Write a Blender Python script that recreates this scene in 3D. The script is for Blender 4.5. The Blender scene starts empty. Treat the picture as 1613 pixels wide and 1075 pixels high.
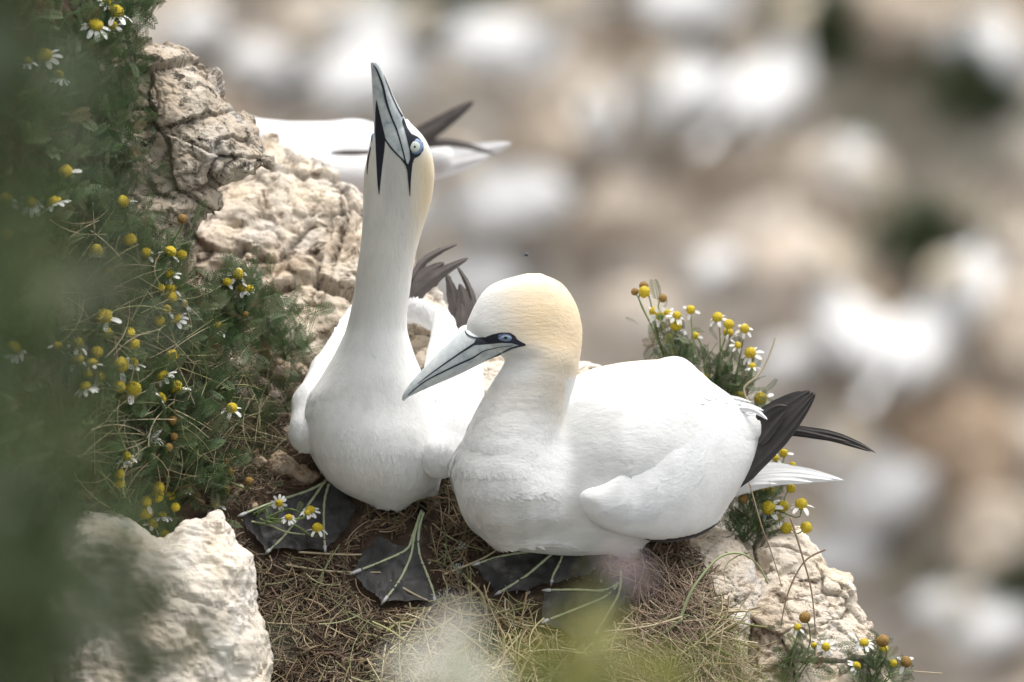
import bpy, math, random
import numpy as np
from mathutils import Vector, Matrix
from mathutils.bvhtree import BVHTree
random.seed(7); rng = np.random.default_rng(7)
SC = bpy.context.scene
COL = SC.collection

# ------------------------------------------------------------------ camera, light, exposure
S = 0.0007            # metres per picture unit at the plane of the two birds
D0 = 10.0             # camera to that plane
TH = math.radians(35)
RIGHT = np.array([1.0, 0, 0]); FWD = np.array([0, math.cos(TH), -math.sin(TH)]); UP = np.array([0, math.sin(TH), math.cos(TH)])
FOCUS = np.array([0.0, 0.0, 0.40])
CAM = FOCUS - FWD * D0
cam_d = bpy.data.cameras.new('camera'); cam = bpy.data.objects.new('camera', cam_d); COL.objects.link(cam)
cam.location = CAM; cam.rotation_euler = (math.pi/2 - TH, 0, 0)
cam_d.sensor_width = 36; cam_d.lens = 36 * D0 / (1613 * S)
cam_d.clip_start = 0.05; cam_d.clip_end = 500
cam_d.dof.use_dof = True; cam_d.dof.focus_distance = D0 - 105*S; cam_d.dof.aperture_fstop = cam_d.lens / 76.0
SC.camera = cam
SUN_EL, SUN_AZ = math.radians(58), math.radians(25)      # azimuth from +Y towards +X
world = bpy.data.worlds.new("World"); SC.world = world; world.use_nodes = True
nt = world.node_tree; bg = nt.nodes['Background']
sky = nt.nodes.new('ShaderNodeTexSky'); sky.sky_type = 'NISHITA'; sky.sun_disc = False
sky.sun_elevation = SUN_EL; sky.sun_rotation = SUN_AZ; sky.air_density = 1.0; sky.dust_density = 3.0
hs = nt.nodes.new('ShaderNodeHueSaturation'); hs.inputs['Saturation'].default_value = 0.10
nt.links.new(sky.outputs[0], hs.inputs['Color']); nt.links.new(hs.outputs[0], bg.inputs[0]); bg.inputs[1].default_value = 0.15
sl = bpy.data.lights.new('sun', 'SUN'); sun = bpy.data.objects.new('sun', sl); COL.objects.link(sun)
sl.energy = 1.2; sl.angle = math.radians(16); sl.color = (1.0, 0.95, 0.88)
sd = Vector((math.sin(SUN_AZ)*math.cos(SUN_EL), math.cos(SUN_AZ)*math.cos(SUN_EL), math.sin(SUN_EL)))
sun.rotation_euler = sd.to_track_quat('Z', 'Y').to_euler()
SC.view_settings.view_transform = 'Standard'; SC.view_settings.look = 'None'; SC.view_settings.gamma = 1
SC.view_settings.use_curve_mapping = False
SC.view_settings.exposure = 1.04
SC.cycles.use_denoising = True
SC.cycles.max_bounces = 6

# ------------------------------------------------------------------ coordinates
def W(x, y, w=0.0):
    """a point seen at (x, y), w units in front of the plane of the birds -> metres in the world"""
    x = np.asarray(x, float); y = np.asarray(y, float); w = np.asarray(w, float)
    x, y, w = np.broadcast_arrays(x, y, w)
    dep = D0 - w * S; k = dep / D0 * S
    return CAM + dep[..., None] * FWD + ((x - 806.5) * k)[..., None] * RIGHT + ((537.5 - y) * k)[..., None] * UP
def WA(p):
    p = np.asarray(p, float); return W(p[:, 0], p[:, 1], p[:, 2])

# ------------------------------------------------------------------ numpy noise
def _hash(ix, iy, iz, seed):
    h = (ix.astype(np.int64) * 73856093) ^ (iy.astype(np.int64) * 19349663) ^ (iz.astype(np.int64) * 83492791) ^ (seed * 2654435761)
    h = (h ^ (h >> 13)) * 1274126177 & 0x7fffffff
    h = (h ^ (h >> 16)) & 0xffff
    return h.astype(np.float32) / 32768.0 - 1.0
def vnoise(p, seed=0):
    f = np.floor(p); t = (p - f).astype(np.float32); t = t*t*(3 - 2*t); i = f.astype(np.int64)
    x, y, z = i[..., 0], i[..., 1], i[..., 2]; r = 0
    for a in (0, 1):
        wa = t[..., 0] if a else 1 - t[..., 0]
        for b in (0, 1):
            wb = t[..., 1] if b else 1 - t[..., 1]
            for c in (0, 1):
                wc = t[..., 2] if c else 1 - t[..., 2]
                r = r + wa*wb*wc*_hash(x+a, y+b, z+c, seed)
    return r
def fbm(p, scale, octv=4, seed=0, ridged=False, gain=.5):
    p = np.asarray(p, float) / scale; a = 1.0; r = 0; n = 0
    for o in range(octv):
        v = vnoise(p + 17.3*o, seed + o)
        if ridged: v = 1 - 2*np.abs(v)
        r = r + a*v; n += a; a *= gain; p = p * 2.07
    return r / n
def worley(p, scale, seed=0):
    """F1 and F2-F1 and a per-cell value"""
    p = np.asarray(p, float) / scale; f = np.floor(p).astype(np.int64)
    d1 = np.full(p.shape[:-1], 9.0); d2 = d1.copy(); cell = np.zeros(p.shape[:-1]); cen = np.zeros(p.shape)
    for a in (-1, 0, 1):
        for b in (-1, 0, 1):
            for c in (-1, 0, 1):
                g = f + np.array([a, b, c])
                o = np.stack([_hash(g[..., 0], g[..., 1], g[..., 2], seed + k) * .5 + .5 for k in (0, 1, 2)], -1)
                d = np.linalg.norm(g + o - p, axis=-1)
                cv = _hash(g[..., 0], g[..., 1], g[..., 2], seed + 5)
                m = d < d1
                d2 = np.where(m, d1, np.minimum(d2, d)); cell = np.where(m, cv, cell); d1 = np.where(m, d, d1)
                cen[m] = (g + o)[m]
    gi = np.floor(cen*7).astype(np.int64); rd = np.stack([_hash(gi[..., 0], gi[..., 1], gi[..., 2], seed+20+k) for k in range(3)], -1)
    return d1, d2 - d1, cell, ((p-cen)*rd).sum(-1)

# ------------------------------------------------------------------ mesh helpers
def mesh_from(name, v, faces, smooth=True):
    me = bpy.data.meshes.new(name)
    v = np.asarray(v, np.float32)
    if isinstance(faces, np.ndarray):
        n, k = faces.shape
        me.vertices.add(len(v)); me.vertices.foreach_set('co', v.ravel())
        me.loops.add(n*k); me.loops.foreach_set('vertex_index', faces.astype(np.int32).ravel())
        me.polygons.add(n); me.polygons.foreach_set('loop_start', np.arange(0, n*k, k, dtype=np.int32))
        me.update(calc_edges=True)
    else:
        me.from_pydata([tuple(a) for a in v.tolist()], [], [tuple(f) for f in faces]); me.update()
    me.polygons.foreach_set('use_smooth', [smooth]*len(me.polygons))
    return me
def root_of(o):
    while o.parent: o = o.parent
    return o
def mk(name, v, faces, mat, parent=None, smooth=True, cols=None):
    """world-space vertices -> one mesh object under its parent"""
    v = np.asarray(v, float)
    off = np.array(root_of(parent).location) if parent else np.zeros(3)
    if parent is None and name not in STRUCT:
        off = np.array([v[:, 0].mean(), v[:, 1].mean(), v[:, 2].min()])
    me = mesh_from(name, v - off, faces, smooth); me.materials.append(mat)
    if cols is not None:
        at = me.color_attributes.new('tint', 'FLOAT_COLOR', 'POINT')
        c = np.ones((len(v), 4), np.float32); cc = np.asarray(cols, np.float32)
        if cc.ndim == 1: c[:, 0] = c[:, 1] = c[:, 2] = cc
        else: c[:, :cc.shape[1]] = cc
        at.data.foreach_set('color', c.ravel())
    o = bpy.data.objects.new(name, me); COL.objects.link(o)
    if parent: o.parent = parent
    else: o.location = off
    return o
STRUCT = set(['ledge_ground', 'colony_slope', 'cliff_top_turf', 'lower_ledge', 'ledge_litter'])
def tag(o, label=None, cat=None, group=None, kind=None):
    if label: o['label'] = label
    if cat: o['category'] = cat
    if group: o['group'] = group
    if kind: o['kind'] = kind
    return o
def thing(name, label, cat, loc, group=None):
    o = bpy.data.objects.new(name, None); COL.objects.link(o); o.location = Vector(loc); o.empty_display_size = .05
    return tag(o, label, cat, group)

class MB:
    """collects pieces into one mesh"""
    def __init__(s): s.v = []; s.f = []; s.c = []; s.n = 0
    def add(s, v, f, c=None):
        v = np.asarray(v, float); s.v.append(v); s.f += [tuple(i + s.n for i in a) for a in f]
        if c is not None: s.c.append(np.tile(np.asarray(c, float), (len(v), 1)))
        s.n += len(v)
    def build(s, name, mat, parent=None, smooth=True):
        return mk(name, np.concatenate(s.v), s.f, mat, parent, smooth, np.concatenate(s.c) if s.c else None)

def resample(p, n, smooth=True):
    p = np.asarray(p, float); m = len(p); t = np.linspace(0, m-1, n); i = np.clip(t.astype(int), 0, m-2); u = (t - i)[:, None]
    if not smooth or m < 3: return p[i]*(1-u) + p[i+1]*u
    a = p[np.clip(i-1, 0, m-1)]; b = p[i]; c = p[i+1]; d = p[np.clip(i+2, 0, m-1)]
    return .5*((2*b) + (c-a)*u + (2*a-5*b+4*c-d)*u**2 + (3*b-3*c+d-a)*u**3)
def tube(p, r, seg=6, caps=True):
    """p: world points, r: radius per point"""
    p = np.asarray(p, float); n = len(p); r = np.broadcast_to(np.asarray(r, float), (n,))
    t = np.gradient(p, axis=0); t /= np.linalg.norm(t, axis=1)[:, None] + 1e-12
    ref = np.array([.31, .2, .93]); s1 = np.cross(t, ref); s1 /= np.linalg.norm(s1, axis=1)[:, None] + 1e-12; s2 = np.cross(t, s1)
    a = np.arange(seg) * 2*math.pi/seg
    v = (p[:, None] + r[:, None, None]*(np.cos(a)[None, :, None]*s1[:, None] + np.sin(a)[None, :, None]*s2[:, None])).reshape(-1, 3)
    f = [(i*seg+j, i*seg+(j+1) % seg, (i+1)*seg+(j+1) % seg, (i+1)*seg+j) for i in range(n-1) for j in range(seg)]
    if caps: f += [tuple(range(seg))[::-1], tuple((n-1)*seg + k for k in range(seg))]
    return v, f
def sphere(c, r, nu=12, nv=8, axes=None):
    c = np.asarray(c, float); r = np.broadcast_to(np.asarray(r, float), (3,))
    axes = np.eye(3) if axes is None else np.asarray(axes)
    v = [c + axes.T @ (r*np.array([0, 0, 1]))]
    for i in range(1, nv):
        ph = math.pi*i/nv
        for j in range(nu):
            th = 2*math.pi*j/nu
            v.append(c + axes.T @ (r*np.array([math.sin(ph)*math.cos(th), math.sin(ph)*math.sin(th), math.cos(ph)])))
    v.append(c + axes.T @ (r*np.array([0, 0, -1]))); f = []
    for j in range(nu): f.append((0, 1+j, 1+(j+1) % nu)); f.append((len(v)-1, len(v)-2-j, len(v)-2-(j+1) % nu))
    for i in range(nv-2):
        for j in range(nu): a = 1+i*nu; f.append((a+j, a+nu+j, a+nu+(j+1) % nu, a+(j+1) % nu))
    return np.array(v), f

# ------------------------------------------------------------------ implicit surfaces
def surface_nets(F, org, step):
    nx, ny, nz = F.shape; ins = F < 0
    idx = np.full((nx-1, ny-1, nz-1), -1, np.int32)
    cnt = np.zeros((nx-1, ny-1, nz-1), np.uint8)
    for a in (0, 1):
        for b in (0, 1):
            for c in (0, 1): cnt += ins[a:nx-1+a, b:ny-1+b, c:nz-1+c]
    act = (cnt > 0) & (cnt < 8); I = np.argwhere(act); idx[act] = np.arange(len(I))
    acc = np.zeros((len(I), 3)); num = np.zeros(len(I))
    co = [(a, b, c) for a in (0, 1) for b in (0, 1) for c in (0, 1)]
    val = {k: F[I[:, 0]+k[0], I[:, 1]+k[1], I[:, 2]+k[2]] for k in co}
    for k in co:
        for ax in range(3):
            if k[ax] == 0:
                m = list(k); m[ax] = 1; m = tuple(m); v0, v1 = val[k], val[m]; x = (v0 < 0) != (v1 < 0)
                t = np.where(x, v0/np.where(x, v0-v1, 1), 0); p = np.array(k, float)[None].repeat(len(I), 0); p[:, ax] += t
                acc[x] += p[x]; num[x] += 1
    V = (I + acc/num[:, None]) * step + np.asarray(org)
    Q = []
    for ax in range(3):
        o1, o2 = [(1, 2), (2, 0), (0, 1)][ax]
        sl0 = [slice(1, -1)]*3; sl0[ax] = slice(0, -1); sl1 = list(sl0); sl1[ax] = slice(1, None)
        a, b = ins[tuple(sl0)], ins[tuple(sl1)]; off = np.ones(3, int); off[ax] = 0
        for flip, msk in ((False, a & ~b), (True, ~a & b)):
            e = np.argwhere(msk) + off
            def g(d1, d2):
                q = e.copy(); q[:, o1] -= d1; q[:, o2] -= d2; return idx[q[:, 0], q[:, 1], q[:, 2]]
            q = np.stack([g(1, 1), g(0, 1), g(0, 0), g(1, 0)], 1)
            Q.append(q[:, ::-1] if flip else q)
    Q = np.concatenate(Q); Q = Q[(Q >= 0).all(1)]
    return V, Q
def grid(lo, hi, step):
    ax = [np.arange(lo[k], hi[k]+step, step, dtype=np.float32) for k in range(3)]
    return ax, np.meshgrid(*ax, indexing='ij', sparse=True)
def smin(a, b, k):
    h = np.clip(.5 + .5*(b-a)/k, 0, 1); return b*(1-h) + a*h - k*h*(1-h)
def table(tb, q, cols, sm=6):
    """tb rows: key, values... smooth interpolation of each value at q"""
    tb = np.asarray(tb, float); d = np.arange(tb[0, 0]-40, tb[-1, 0]+40, 1.0); out = []
    for c in cols:
        y = np.interp(d, tb[:, 0], tb[:, c]); k = np.exp(-.5*(np.arange(-3*sm, 3*sm+1)/sm)**2); k /= k.sum()
        y = np.convolve(np.pad(y, 3*sm, mode='edge'), k, mode='valid'); out.append(np.interp(q, d, y))
    return out
def loft(tb, along, across, w, sm=4):
    """tb rows: position, edge1, edge2, depth radius, depth centre"""
    e1, e2, b, wc = [a.astype(np.float32) for a in table(tb, along, (1, 2, 3, 4), sm)]
    c = (e1+e2)/2; a = np.maximum((e2-e1)/2, 1.5); b = np.maximum(b, 1.5)
    q = np.sqrt(((across-c)/a)**2 + ((w-wc)/b)**2); d = (q-1)*np.minimum(a, b)
    return np.maximum(d, np.maximum(tb[0][0]-along, along-tb[-1][0]))
def cone(X, Y, Z, a, b, ra, rb, zs=1.0):
    a = np.array(a, float); b = np.array(b, float); ab = b-a; L = (ab*ab).sum()
    t = np.clip(((X-a[0])*ab[0] + (Y-a[1])*ab[1] + (Z-a[2])*ab[2])/L, 0, 1)
    return np.sqrt((X-a[0]-t*ab[0])**2 + (Y-a[1]-t*ab[1])**2 + ((Z-a[2]-t*ab[2])/zs)**2) - (ra + t*(rb-ra))
def poly_sd(P, X, Y):
    """signed distance to a polygon, negative inside"""
    P = np.asarray(P, float); d = np.full(np.broadcast(X, Y).shape, 1e9); s = np.zeros(d.shape, bool)
    for i in range(len(P)):
        a, b = P[i], P[(i+1) % len(P)]; e = b-a; L = (e*e).sum() + 1e-9
        t = np.clip(((X-a[0])*e[0] + (Y-a[1])*e[1])/L, 0, 1)
        d = np.minimum(d, (X-a[0]-t*e[0])**2 + (Y-a[1]-t*e[1])**2)
        c = ((a[1] > Y) != (b[1] > Y)); s ^= c & (X < (b[0]-a[0])*(Y-a[1])/((b[1]-a[1]) or 1e-9) + a[0])
    d = np.sqrt(d); return np.where(s, -d, d)
def inflate(P, X, Y, Z, wc, T, R, p=2.0):
    """a solid whose outline is P, thickness T at the middle, rounded over a band R"""
    d = poly_sd(P, X, Y); u = np.clip(-d/R, 0, 1); H = T*(1-(1-u)**p)**(1/p)
    return np.where(d > 0, d + 2, 0) + (np.abs(Z-wc) - H)*.8

# ------------------------------------------------------------------ materials
def mat(name, base=(.5, .5, .5), rough=.7, **kw):
    m = bpy.data.materials.new(name); m.use_nodes = True; b = m.node_tree.nodes['Principled BSDF']
    b.inputs['Base Color'].default_value = (*base, 1); b.inputs['Roughness'].default_value = rough
    for k, v in kw.items(): b.inputs[k.replace('_', ' ')].default_value = v
    return m, m.node_tree, b
def nd(nt, t, **kw):
    n = nt.nodes.new(t)
    for k, v in kw.items():
        if k in n.inputs: n.inputs[k].default_value = v
        else: setattr(n, k, v)
    return n
def noise(nt, scale, detail=6, rough=.6, vec=None, dist=0):
    n = nd(nt, 'ShaderNodeTexNoise'); n.inputs['Scale'].default_value = scale; n.inputs['Detail'].default_value = detail
    n.inputs['Roughness'].default_value = rough; n.inputs['Distortion'].default_value = dist
    if vec: nt.links.new(vec, n.inputs['Vector'])
    return n.outputs['Fac']
def ramp(nt, fac, stops):
    r = nt.nodes.new('ShaderNodeValToRGB'); e = r.color_ramp.elements
    while len(e) < len(stops): e.new(.5)
    for i, (p, c) in enumerate(stops): e[i].position = p; e[i].color = (*c, 1) if len(c) == 3 else c
    nt.links.new(fac, r.inputs[0]); return r.outputs[0]
def mixc(nt, fac, a, b, mode='MIX'):
    m = nt.nodes.new('ShaderNodeMix'); m.data_type = 'RGBA'; m.blend_type = mode
    for s, v in ((0, fac), (6, a), (7, b)):
        if hasattr(v, 'is_output') or hasattr(v, 'links'): nt.links.new(v, m.inputs[s])
        else: m.inputs[s].default_value = v if s == 0 else (*v, 1)
    return m.outputs[2]
def bump(nt, h, b, strength=.5, dist=.001, prev=None):
    n = nd(nt, 'ShaderNodeBump'); n.inputs['Strength'].default_value = strength; n.inputs['Distance'].default_value = dist
    nt.links.new(h, n.inputs['Height'])
    if prev: nt.links.new(prev, n.inputs['Normal'])
    if b: nt.links.new(n.outputs[0], b.inputs['Normal'])
    return n.outputs[0]
def objco(nt, sc=(1, 1, 1), rot=(0, 0, 0)):
    t = nt.nodes.new('ShaderNodeTexCoord'); m = nt.nodes.new('ShaderNodeMapping'); m.inputs['Scale'].default_value = sc; m.inputs['Rotation'].default_value = rot
    nt.links.new(t.outputs['Object'], m.inputs[0]); return m.outputs[0]
def attr(nt, name='tint'):
    a = nt.nodes.new('ShaderNodeAttribute'); a.attribute_name = name; return a.outputs['Color']

def feather_mat(name, sc, rot, strong=.5):
    m, nt, b = mat(name, (.8, .8, .8), .75)
    co = objco(nt, sc, rot); n1 = noise(nt, 260, 5, .68, co, .3)
    vo = nd(nt, 'ShaderNodeTexVoronoi'); vo.inputs['Scale'].default_value = 42; nt.links.new(co, vo.inputs['Vector'])
    col = mixc(nt, 1.0, attr(nt), ramp(nt, noise(nt, 60, 4, .6, co), [(.3, (.9, .9, .9)), (.6, (1, 1, 1))]), 'MULTIPLY')
    nt.links.new(col, b.inputs['Base Color'])
    b.inputs['Sheen Weight'].default_value = .15; b.inputs['Specular IOR Level'].default_value = .25
    p = bump(nt, n1, None, strong, .0016); bump(nt, vo.outputs['Distance'], b, strong*.12, .001, p)
    b.inputs['Subsurface Weight'].default_value = .12; b.inputs['Subsurface Radius'].default_value = (.006, .005, .004)
    return m
M = {}
M['plume'] = feather_mat('body_plumage', (1, 1, .22), (0, 0, 0), .45)
M['plume_side'] = feather_mat('body_plumage_swept', (.25, 1, 1), (0, .35, 0), .45)
M['wing_white'] = feather_mat('wing_plumage', (.25, 1, 1.0), (0, .5, 0), .35)
def blade_mat(name, c1, c2, rough):
    m, nt, b = mat(name, c1, rough); co = objco(nt)
    nt.links.new(ramp(nt, noise(nt, 45, 5, .6, co), [(.3, c1), (.7, c2)]), b.inputs['Base Color'])
    w = nd(nt, 'ShaderNodeTexWave'); w.inputs['Scale'].default_value = 330; w.inputs['Distortion'].default_value = 3; nt.links.new(co, w.inputs['Vector'])
    bump(nt, w.outputs['Fac'], b, .35, .0004); return m
M['black_feather'] = blade_mat('black_primary', (.013, .011, .010), (.034, .028, .025), .5)
M['brown_feather'] = blade_mat('brown_black_primary', (.06, .05, .047), (.105, .088, .08), .6)
M['white_feather'] = blade_mat('white_tail', (.74, .74, .75), (.82, .82, .82), .6)
def bill_mat():
    m, nt, b = mat('bill_horn', (.5, .53, .52), .42); co = objco(nt)
    nt.links.new(ramp(nt, noise(nt, 70, 8, .72, co, .5), [(.3, (.33, .38, .41)), (.46, (.55, .60, .62)), (.7, (.72, .75, .74))]), b.inputs['Base Color'])
    bump(nt, noise(nt, 260, 5, .6, co), b, .3, .0006); return m
M['bill'] = bill_mat()
M['black_skin'], _n, _b = mat('bare_black_skin', (.012, .015, .03), .55); bump(_n, noise(_n, 700, 3), _b, .4, .0005)
M['grey_skin'] = M['bill']
M['eye_ring'], _, _ = mat('eye_ring', (.22, .31, .50), .35)
M['iris'], _, _ = mat('iris', (.62, .66, .6), .12)
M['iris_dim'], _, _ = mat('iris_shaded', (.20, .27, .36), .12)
M['pupil'], _, _ = mat('pupil', (.004, .004, .004), .08)
def web_mat():
    m, nt, b = mat('web_skin', (.03, .03, .032), .62); co = objco(nt)
    c = ramp(nt, noise(nt, 26, 7, .68, co), [(.35, (.013, .012, .012)), (.55, (.036, .034, .034)), (.72, (.13, .125, .12))])
    nt.links.new(c, b.inputs['Base Color'])
    p = bump(nt, noise(nt, 320, 4, .6, co), None, .5, .001); bump(nt, noise(nt, 60, 5, .6, objco(nt, (1, .25, .4))), b, .5, .003, p); return m
M['web'] = web_mat()
M['toe'], _n, _b = mat('toe_line', (.42, .5, .3), .5); bump(_n, noise(_n, 500, 3), _b, .5, .0008)
_n.links.new(ramp(_n, noise(_n, 70, 5), [(.35, (.28, .33, .19)), (.65, (.46, .5, .32))]), _b.inputs['Base Color'])
M['claw'], _, _ = mat('claw', (.42, .42, .42), .45)

def rock_mat(name, c_lo, c_mid, c_hi, dark=(.06, .045, .032), lichen=(.16, .15, .09), dk=.5, sc=1.0, moss_amt=.3, bmp=.6):
    m, nt, b = mat(name, c_mid, .88); co = objco(nt)
    big = noise(nt, 7*sc, 8, .62, co, .6)
    c = ramp(nt, big, [(.28, c_lo), (.48, c_mid), (.7, c_hi)])
    mid = noise(nt, 62*sc, 9, .74, co, .5)
    c = mixc(nt, ramp(nt, mid, [(dk-.06, (1, 1, 1)), (dk+.03, (0, 0, 0))]), c, dark)
    li = noise(nt, 13*sc, 7, .66, co, .2)
    c = mixc(nt, ramp(nt, li, [(.52, (0, 0, 0)), (.66, (moss_amt,)*3)]), c, lichen)
    wh = noise(nt, 19*sc, 6, .6, objco(nt, (1, 1, 1), (.4, .9, .2)))
    c = mixc(nt, ramp(nt, wh, [(.58, (0, 0, 0)), (.7, (.55, .55, .55))]), c, (.66, .64, .62))
    at = attr(nt); c = mixc(nt, 1.0, c, at, 'MULTIPLY')
    nt.links.new(c, b.inputs['Base Color'])
    vo = nd(nt, 'ShaderNodeTexVoronoi'); vo.feature = 'DISTANCE_TO_EDGE'; vo.inputs['Scale'].default_value = 26*sc
    dv = nd(nt, 'ShaderNodeVectorMath'); dv.operation = 'ADD'; nt.links.new(co, dv.inputs[0])
    nn = nd(nt, 'ShaderNodeTexNoise'); nn.inputs['Scale'].default_value = 18*sc; nt.links.new(co, nn.inputs['Vector'])
    s2 = nd(nt, 'ShaderNodeVectorMath'); s2.operation = 'SCALE'; s2.inputs['Scale'].default_value = .06; nt.links.new(nn.outputs['Color'], s2.inputs[0]); nt.links.new(s2.outputs[0], dv.inputs[1])
    nt.links.new(dv.outputs[0], vo.inputs['Vector'])
    p = bump(nt, ramp(nt, vo.outputs['Distance'], [(0, (0, 0, 0)), (.07, (1, 1, 1))]), None, .35*bmp, .003)
    p = bump(nt, mid, None, bmp, .006, p); bump(nt, noise(nt, 190*sc, 5, .7, co), b, bmp, .002, p)
    return m
M['rock_crag'] = rock_mat('craggy_limestone', (.33, .26, .19), (.56, .47, .37), (.74, .69, .61), dark=(.07, .055, .04), dk=.455, bmp=1.0)
M['rock_pale'] = rock_mat('pale_limestone', (.42, .31, .22), (.66, .57, .46), (.78, .72, .64), dark=(.17, .115, .075), dk=.44, sc=.9, moss_amt=.1, bmp=.8)
M['rock_front'] = rock_mat('white_limestone', (.48, .40, .32), (.66, .59, .50), (.75, .71, .64), dark=(.18, .15, .1), dk=.37, sc=.8, moss_amt=.35, bmp=.4)
M['rock_far'] = rock_mat('grey_far_rock', (.43, .36, .29), (.57, .50, .42), (.66, .60, .53), dk=.45, sc=.35, bmp=.5)
M['stone'] = rock_mat('buff_stone', (.3, .2, .13), (.45, .34, .24), (.58, .48, .38), dk=.4, sc=2, bmp=.6)
def soil_mat():
    m, nt, b = mat('soil', (.12, .08, .05), .95); co = objco(nt)
    c = ramp(nt, noise(nt, 24, 8, .7, co), [(.3, (.045, .028, .018)), (.5, (.11, .07, .045)), (.72, (.21, .145, .1))])
    c = mixc(nt, ramp(nt, noise(nt, 110, 4, .6, co), [(.62, (0, 0, 0)), (.72, (.7, .7, .7))]), c, (.36, .29, .22))
    nt.links.new(c, b.inputs['Base Color'])
    p = bump(nt, noise(nt, 60, 8, .75, co), None, .8, .008); bump(nt, noise(nt, 350, 4, .7, co), b, .6, .002, p); return m
M['soil'] = soil_mat()
def tint_mat(name, rough=.7, sss=0, trans=0, sc=300):
    m, nt, b = mat(name, (.5, .5, .5), rough); nt.links.new(attr(nt), b.inputs['Base Color'])
    if trans:
        t = nd(nt, 'ShaderNodeBsdfTranslucent'); nt.links.new(attr(nt), t.inputs[0]); mx = nd(nt, 'ShaderNodeMixShader'); mx.inputs[0].default_value = trans
        out = nt.nodes['Material Output']; nt.links.new(b.outputs[0], mx.inputs[1]); nt.links.new(t.outputs[0], mx.inputs[2]); nt.links.new(mx.outputs[0], out.inputs[0])
    return m
M['straw'] = tint_mat('dry_stalk', .65, trans=.15)
M['leaf'] = tint_mat('feathery_leaf', .55, trans=.25)
M['stem'] = tint_mat('green_stem', .55)
M['petal'] = tint_mat('white_petal', .6, trans=.3)
def disc_mat(name, a, c):
    m, nt, b = mat(name, a, .75); co = objco(nt); vo = nd(nt, 'ShaderNodeTexVoronoi'); vo.inputs['Scale'].default_value = 900; nt.links.new(co, vo.inputs['Vector'])
    nt.links.new(ramp(nt, vo.outputs['Distance'], [(.1, a), (.55, c)]), b.inputs['Base Color']); bump(nt, vo.outputs['Distance'], b, .8, .0012).node.invert = True
    return m
M['disc'] = disc_mat('yellow_disc', (.80, .62, .03), (.46, .34, .012))
M['disc_old'] = disc_mat('orange_brown_disc', (.46, .28, .05), (.22, .12, .03))

# ------------------------------------------------------------------ ground
def sstep(a, b, x): t = np.clip((x-a)/(b-a), 0, 1); return t*t*(3-2*t)
def ground_w(x, y):
    x = np.asarray(x, float); y = np.asarray(y, float)
    base = .78*(y-860)
    bank = 130 + (330-x)*1.15 + .22*(y-600)
    k = sstep(470, 300, x) * (1 - .0*y)
    low = sstep(700, 900, y)
    k = k*(1-.75*low*sstep(60, 330, x))
    return base*(1-k) + bank*k
def ground_noise(x, y):
    p = np.stack([x, y, np.zeros_like(x)], -1)
    return 14*fbm(p, 130, 4, 3) + 5*fbm(p, 22, 3, 9)
LEDGE = [(-700, -200), (60, -200), (170, 120), (250, 160), (280, 260), (340, 330), (500, 360), (600, 440), (670, 520), (760, 620), (930, 650), (1000, 740), (1100, 860), (1170, 900),
         (1250, 920), (1300, 980), (1330, 1060), (1340, 1140), (1400, 1500), (-700, 1500)]
CARVE = [([(290, 230), (420, 230), (440, 480), (330, 500), (285, 440)], 540, 5000)]
def G(x, y): return ground_w(x, y) + ground_noise(np.asarray(x, float)*1.0, np.asarray(y, float)*1.0)
def build_ground():
    xs = np.arange(-600, 1500, 8.0); ys = np.arange(-150, 1420, 8.0); X, Y = np.meshgrid(xs, ys, indexing='ij')
    d = poly_sd(LEDGE, X, Y); w = ground_w(X, Y) + ground_noise(X, Y)
    for P, amt, y0 in CARVE: w = w - amt*sstep(4, -26, poly_sd(P, X, Y))*sstep(y0, y0-70, Y)
    w = w - np.where(d > -14, (d+14)**1.0*30, 0) * 1.0
    w = np.maximum(w, -3000)
    v = W(X, Y, w).reshape(-1, 3); n, m = X.shape; i = np.arange(n*m).reshape(n, m)
    q = np.stack([i[:-1, :-1], i[:-1, 1:], i[1:, 1:], i[1:, :-1]], -1).reshape(-1, 4)
    dq = np.stack([d[:-1, :-1], d[:-1, 1:], d[1:, 1:], d[1:, :-1]], -1).reshape(-1, 4).min(1)
    q = q[dq < 26]
    o = mk('ledge_ground', v, q, M['soil']); tag(o, 'brown soil of the cliff ledge under nest litter', None, None, 'structure')

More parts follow.
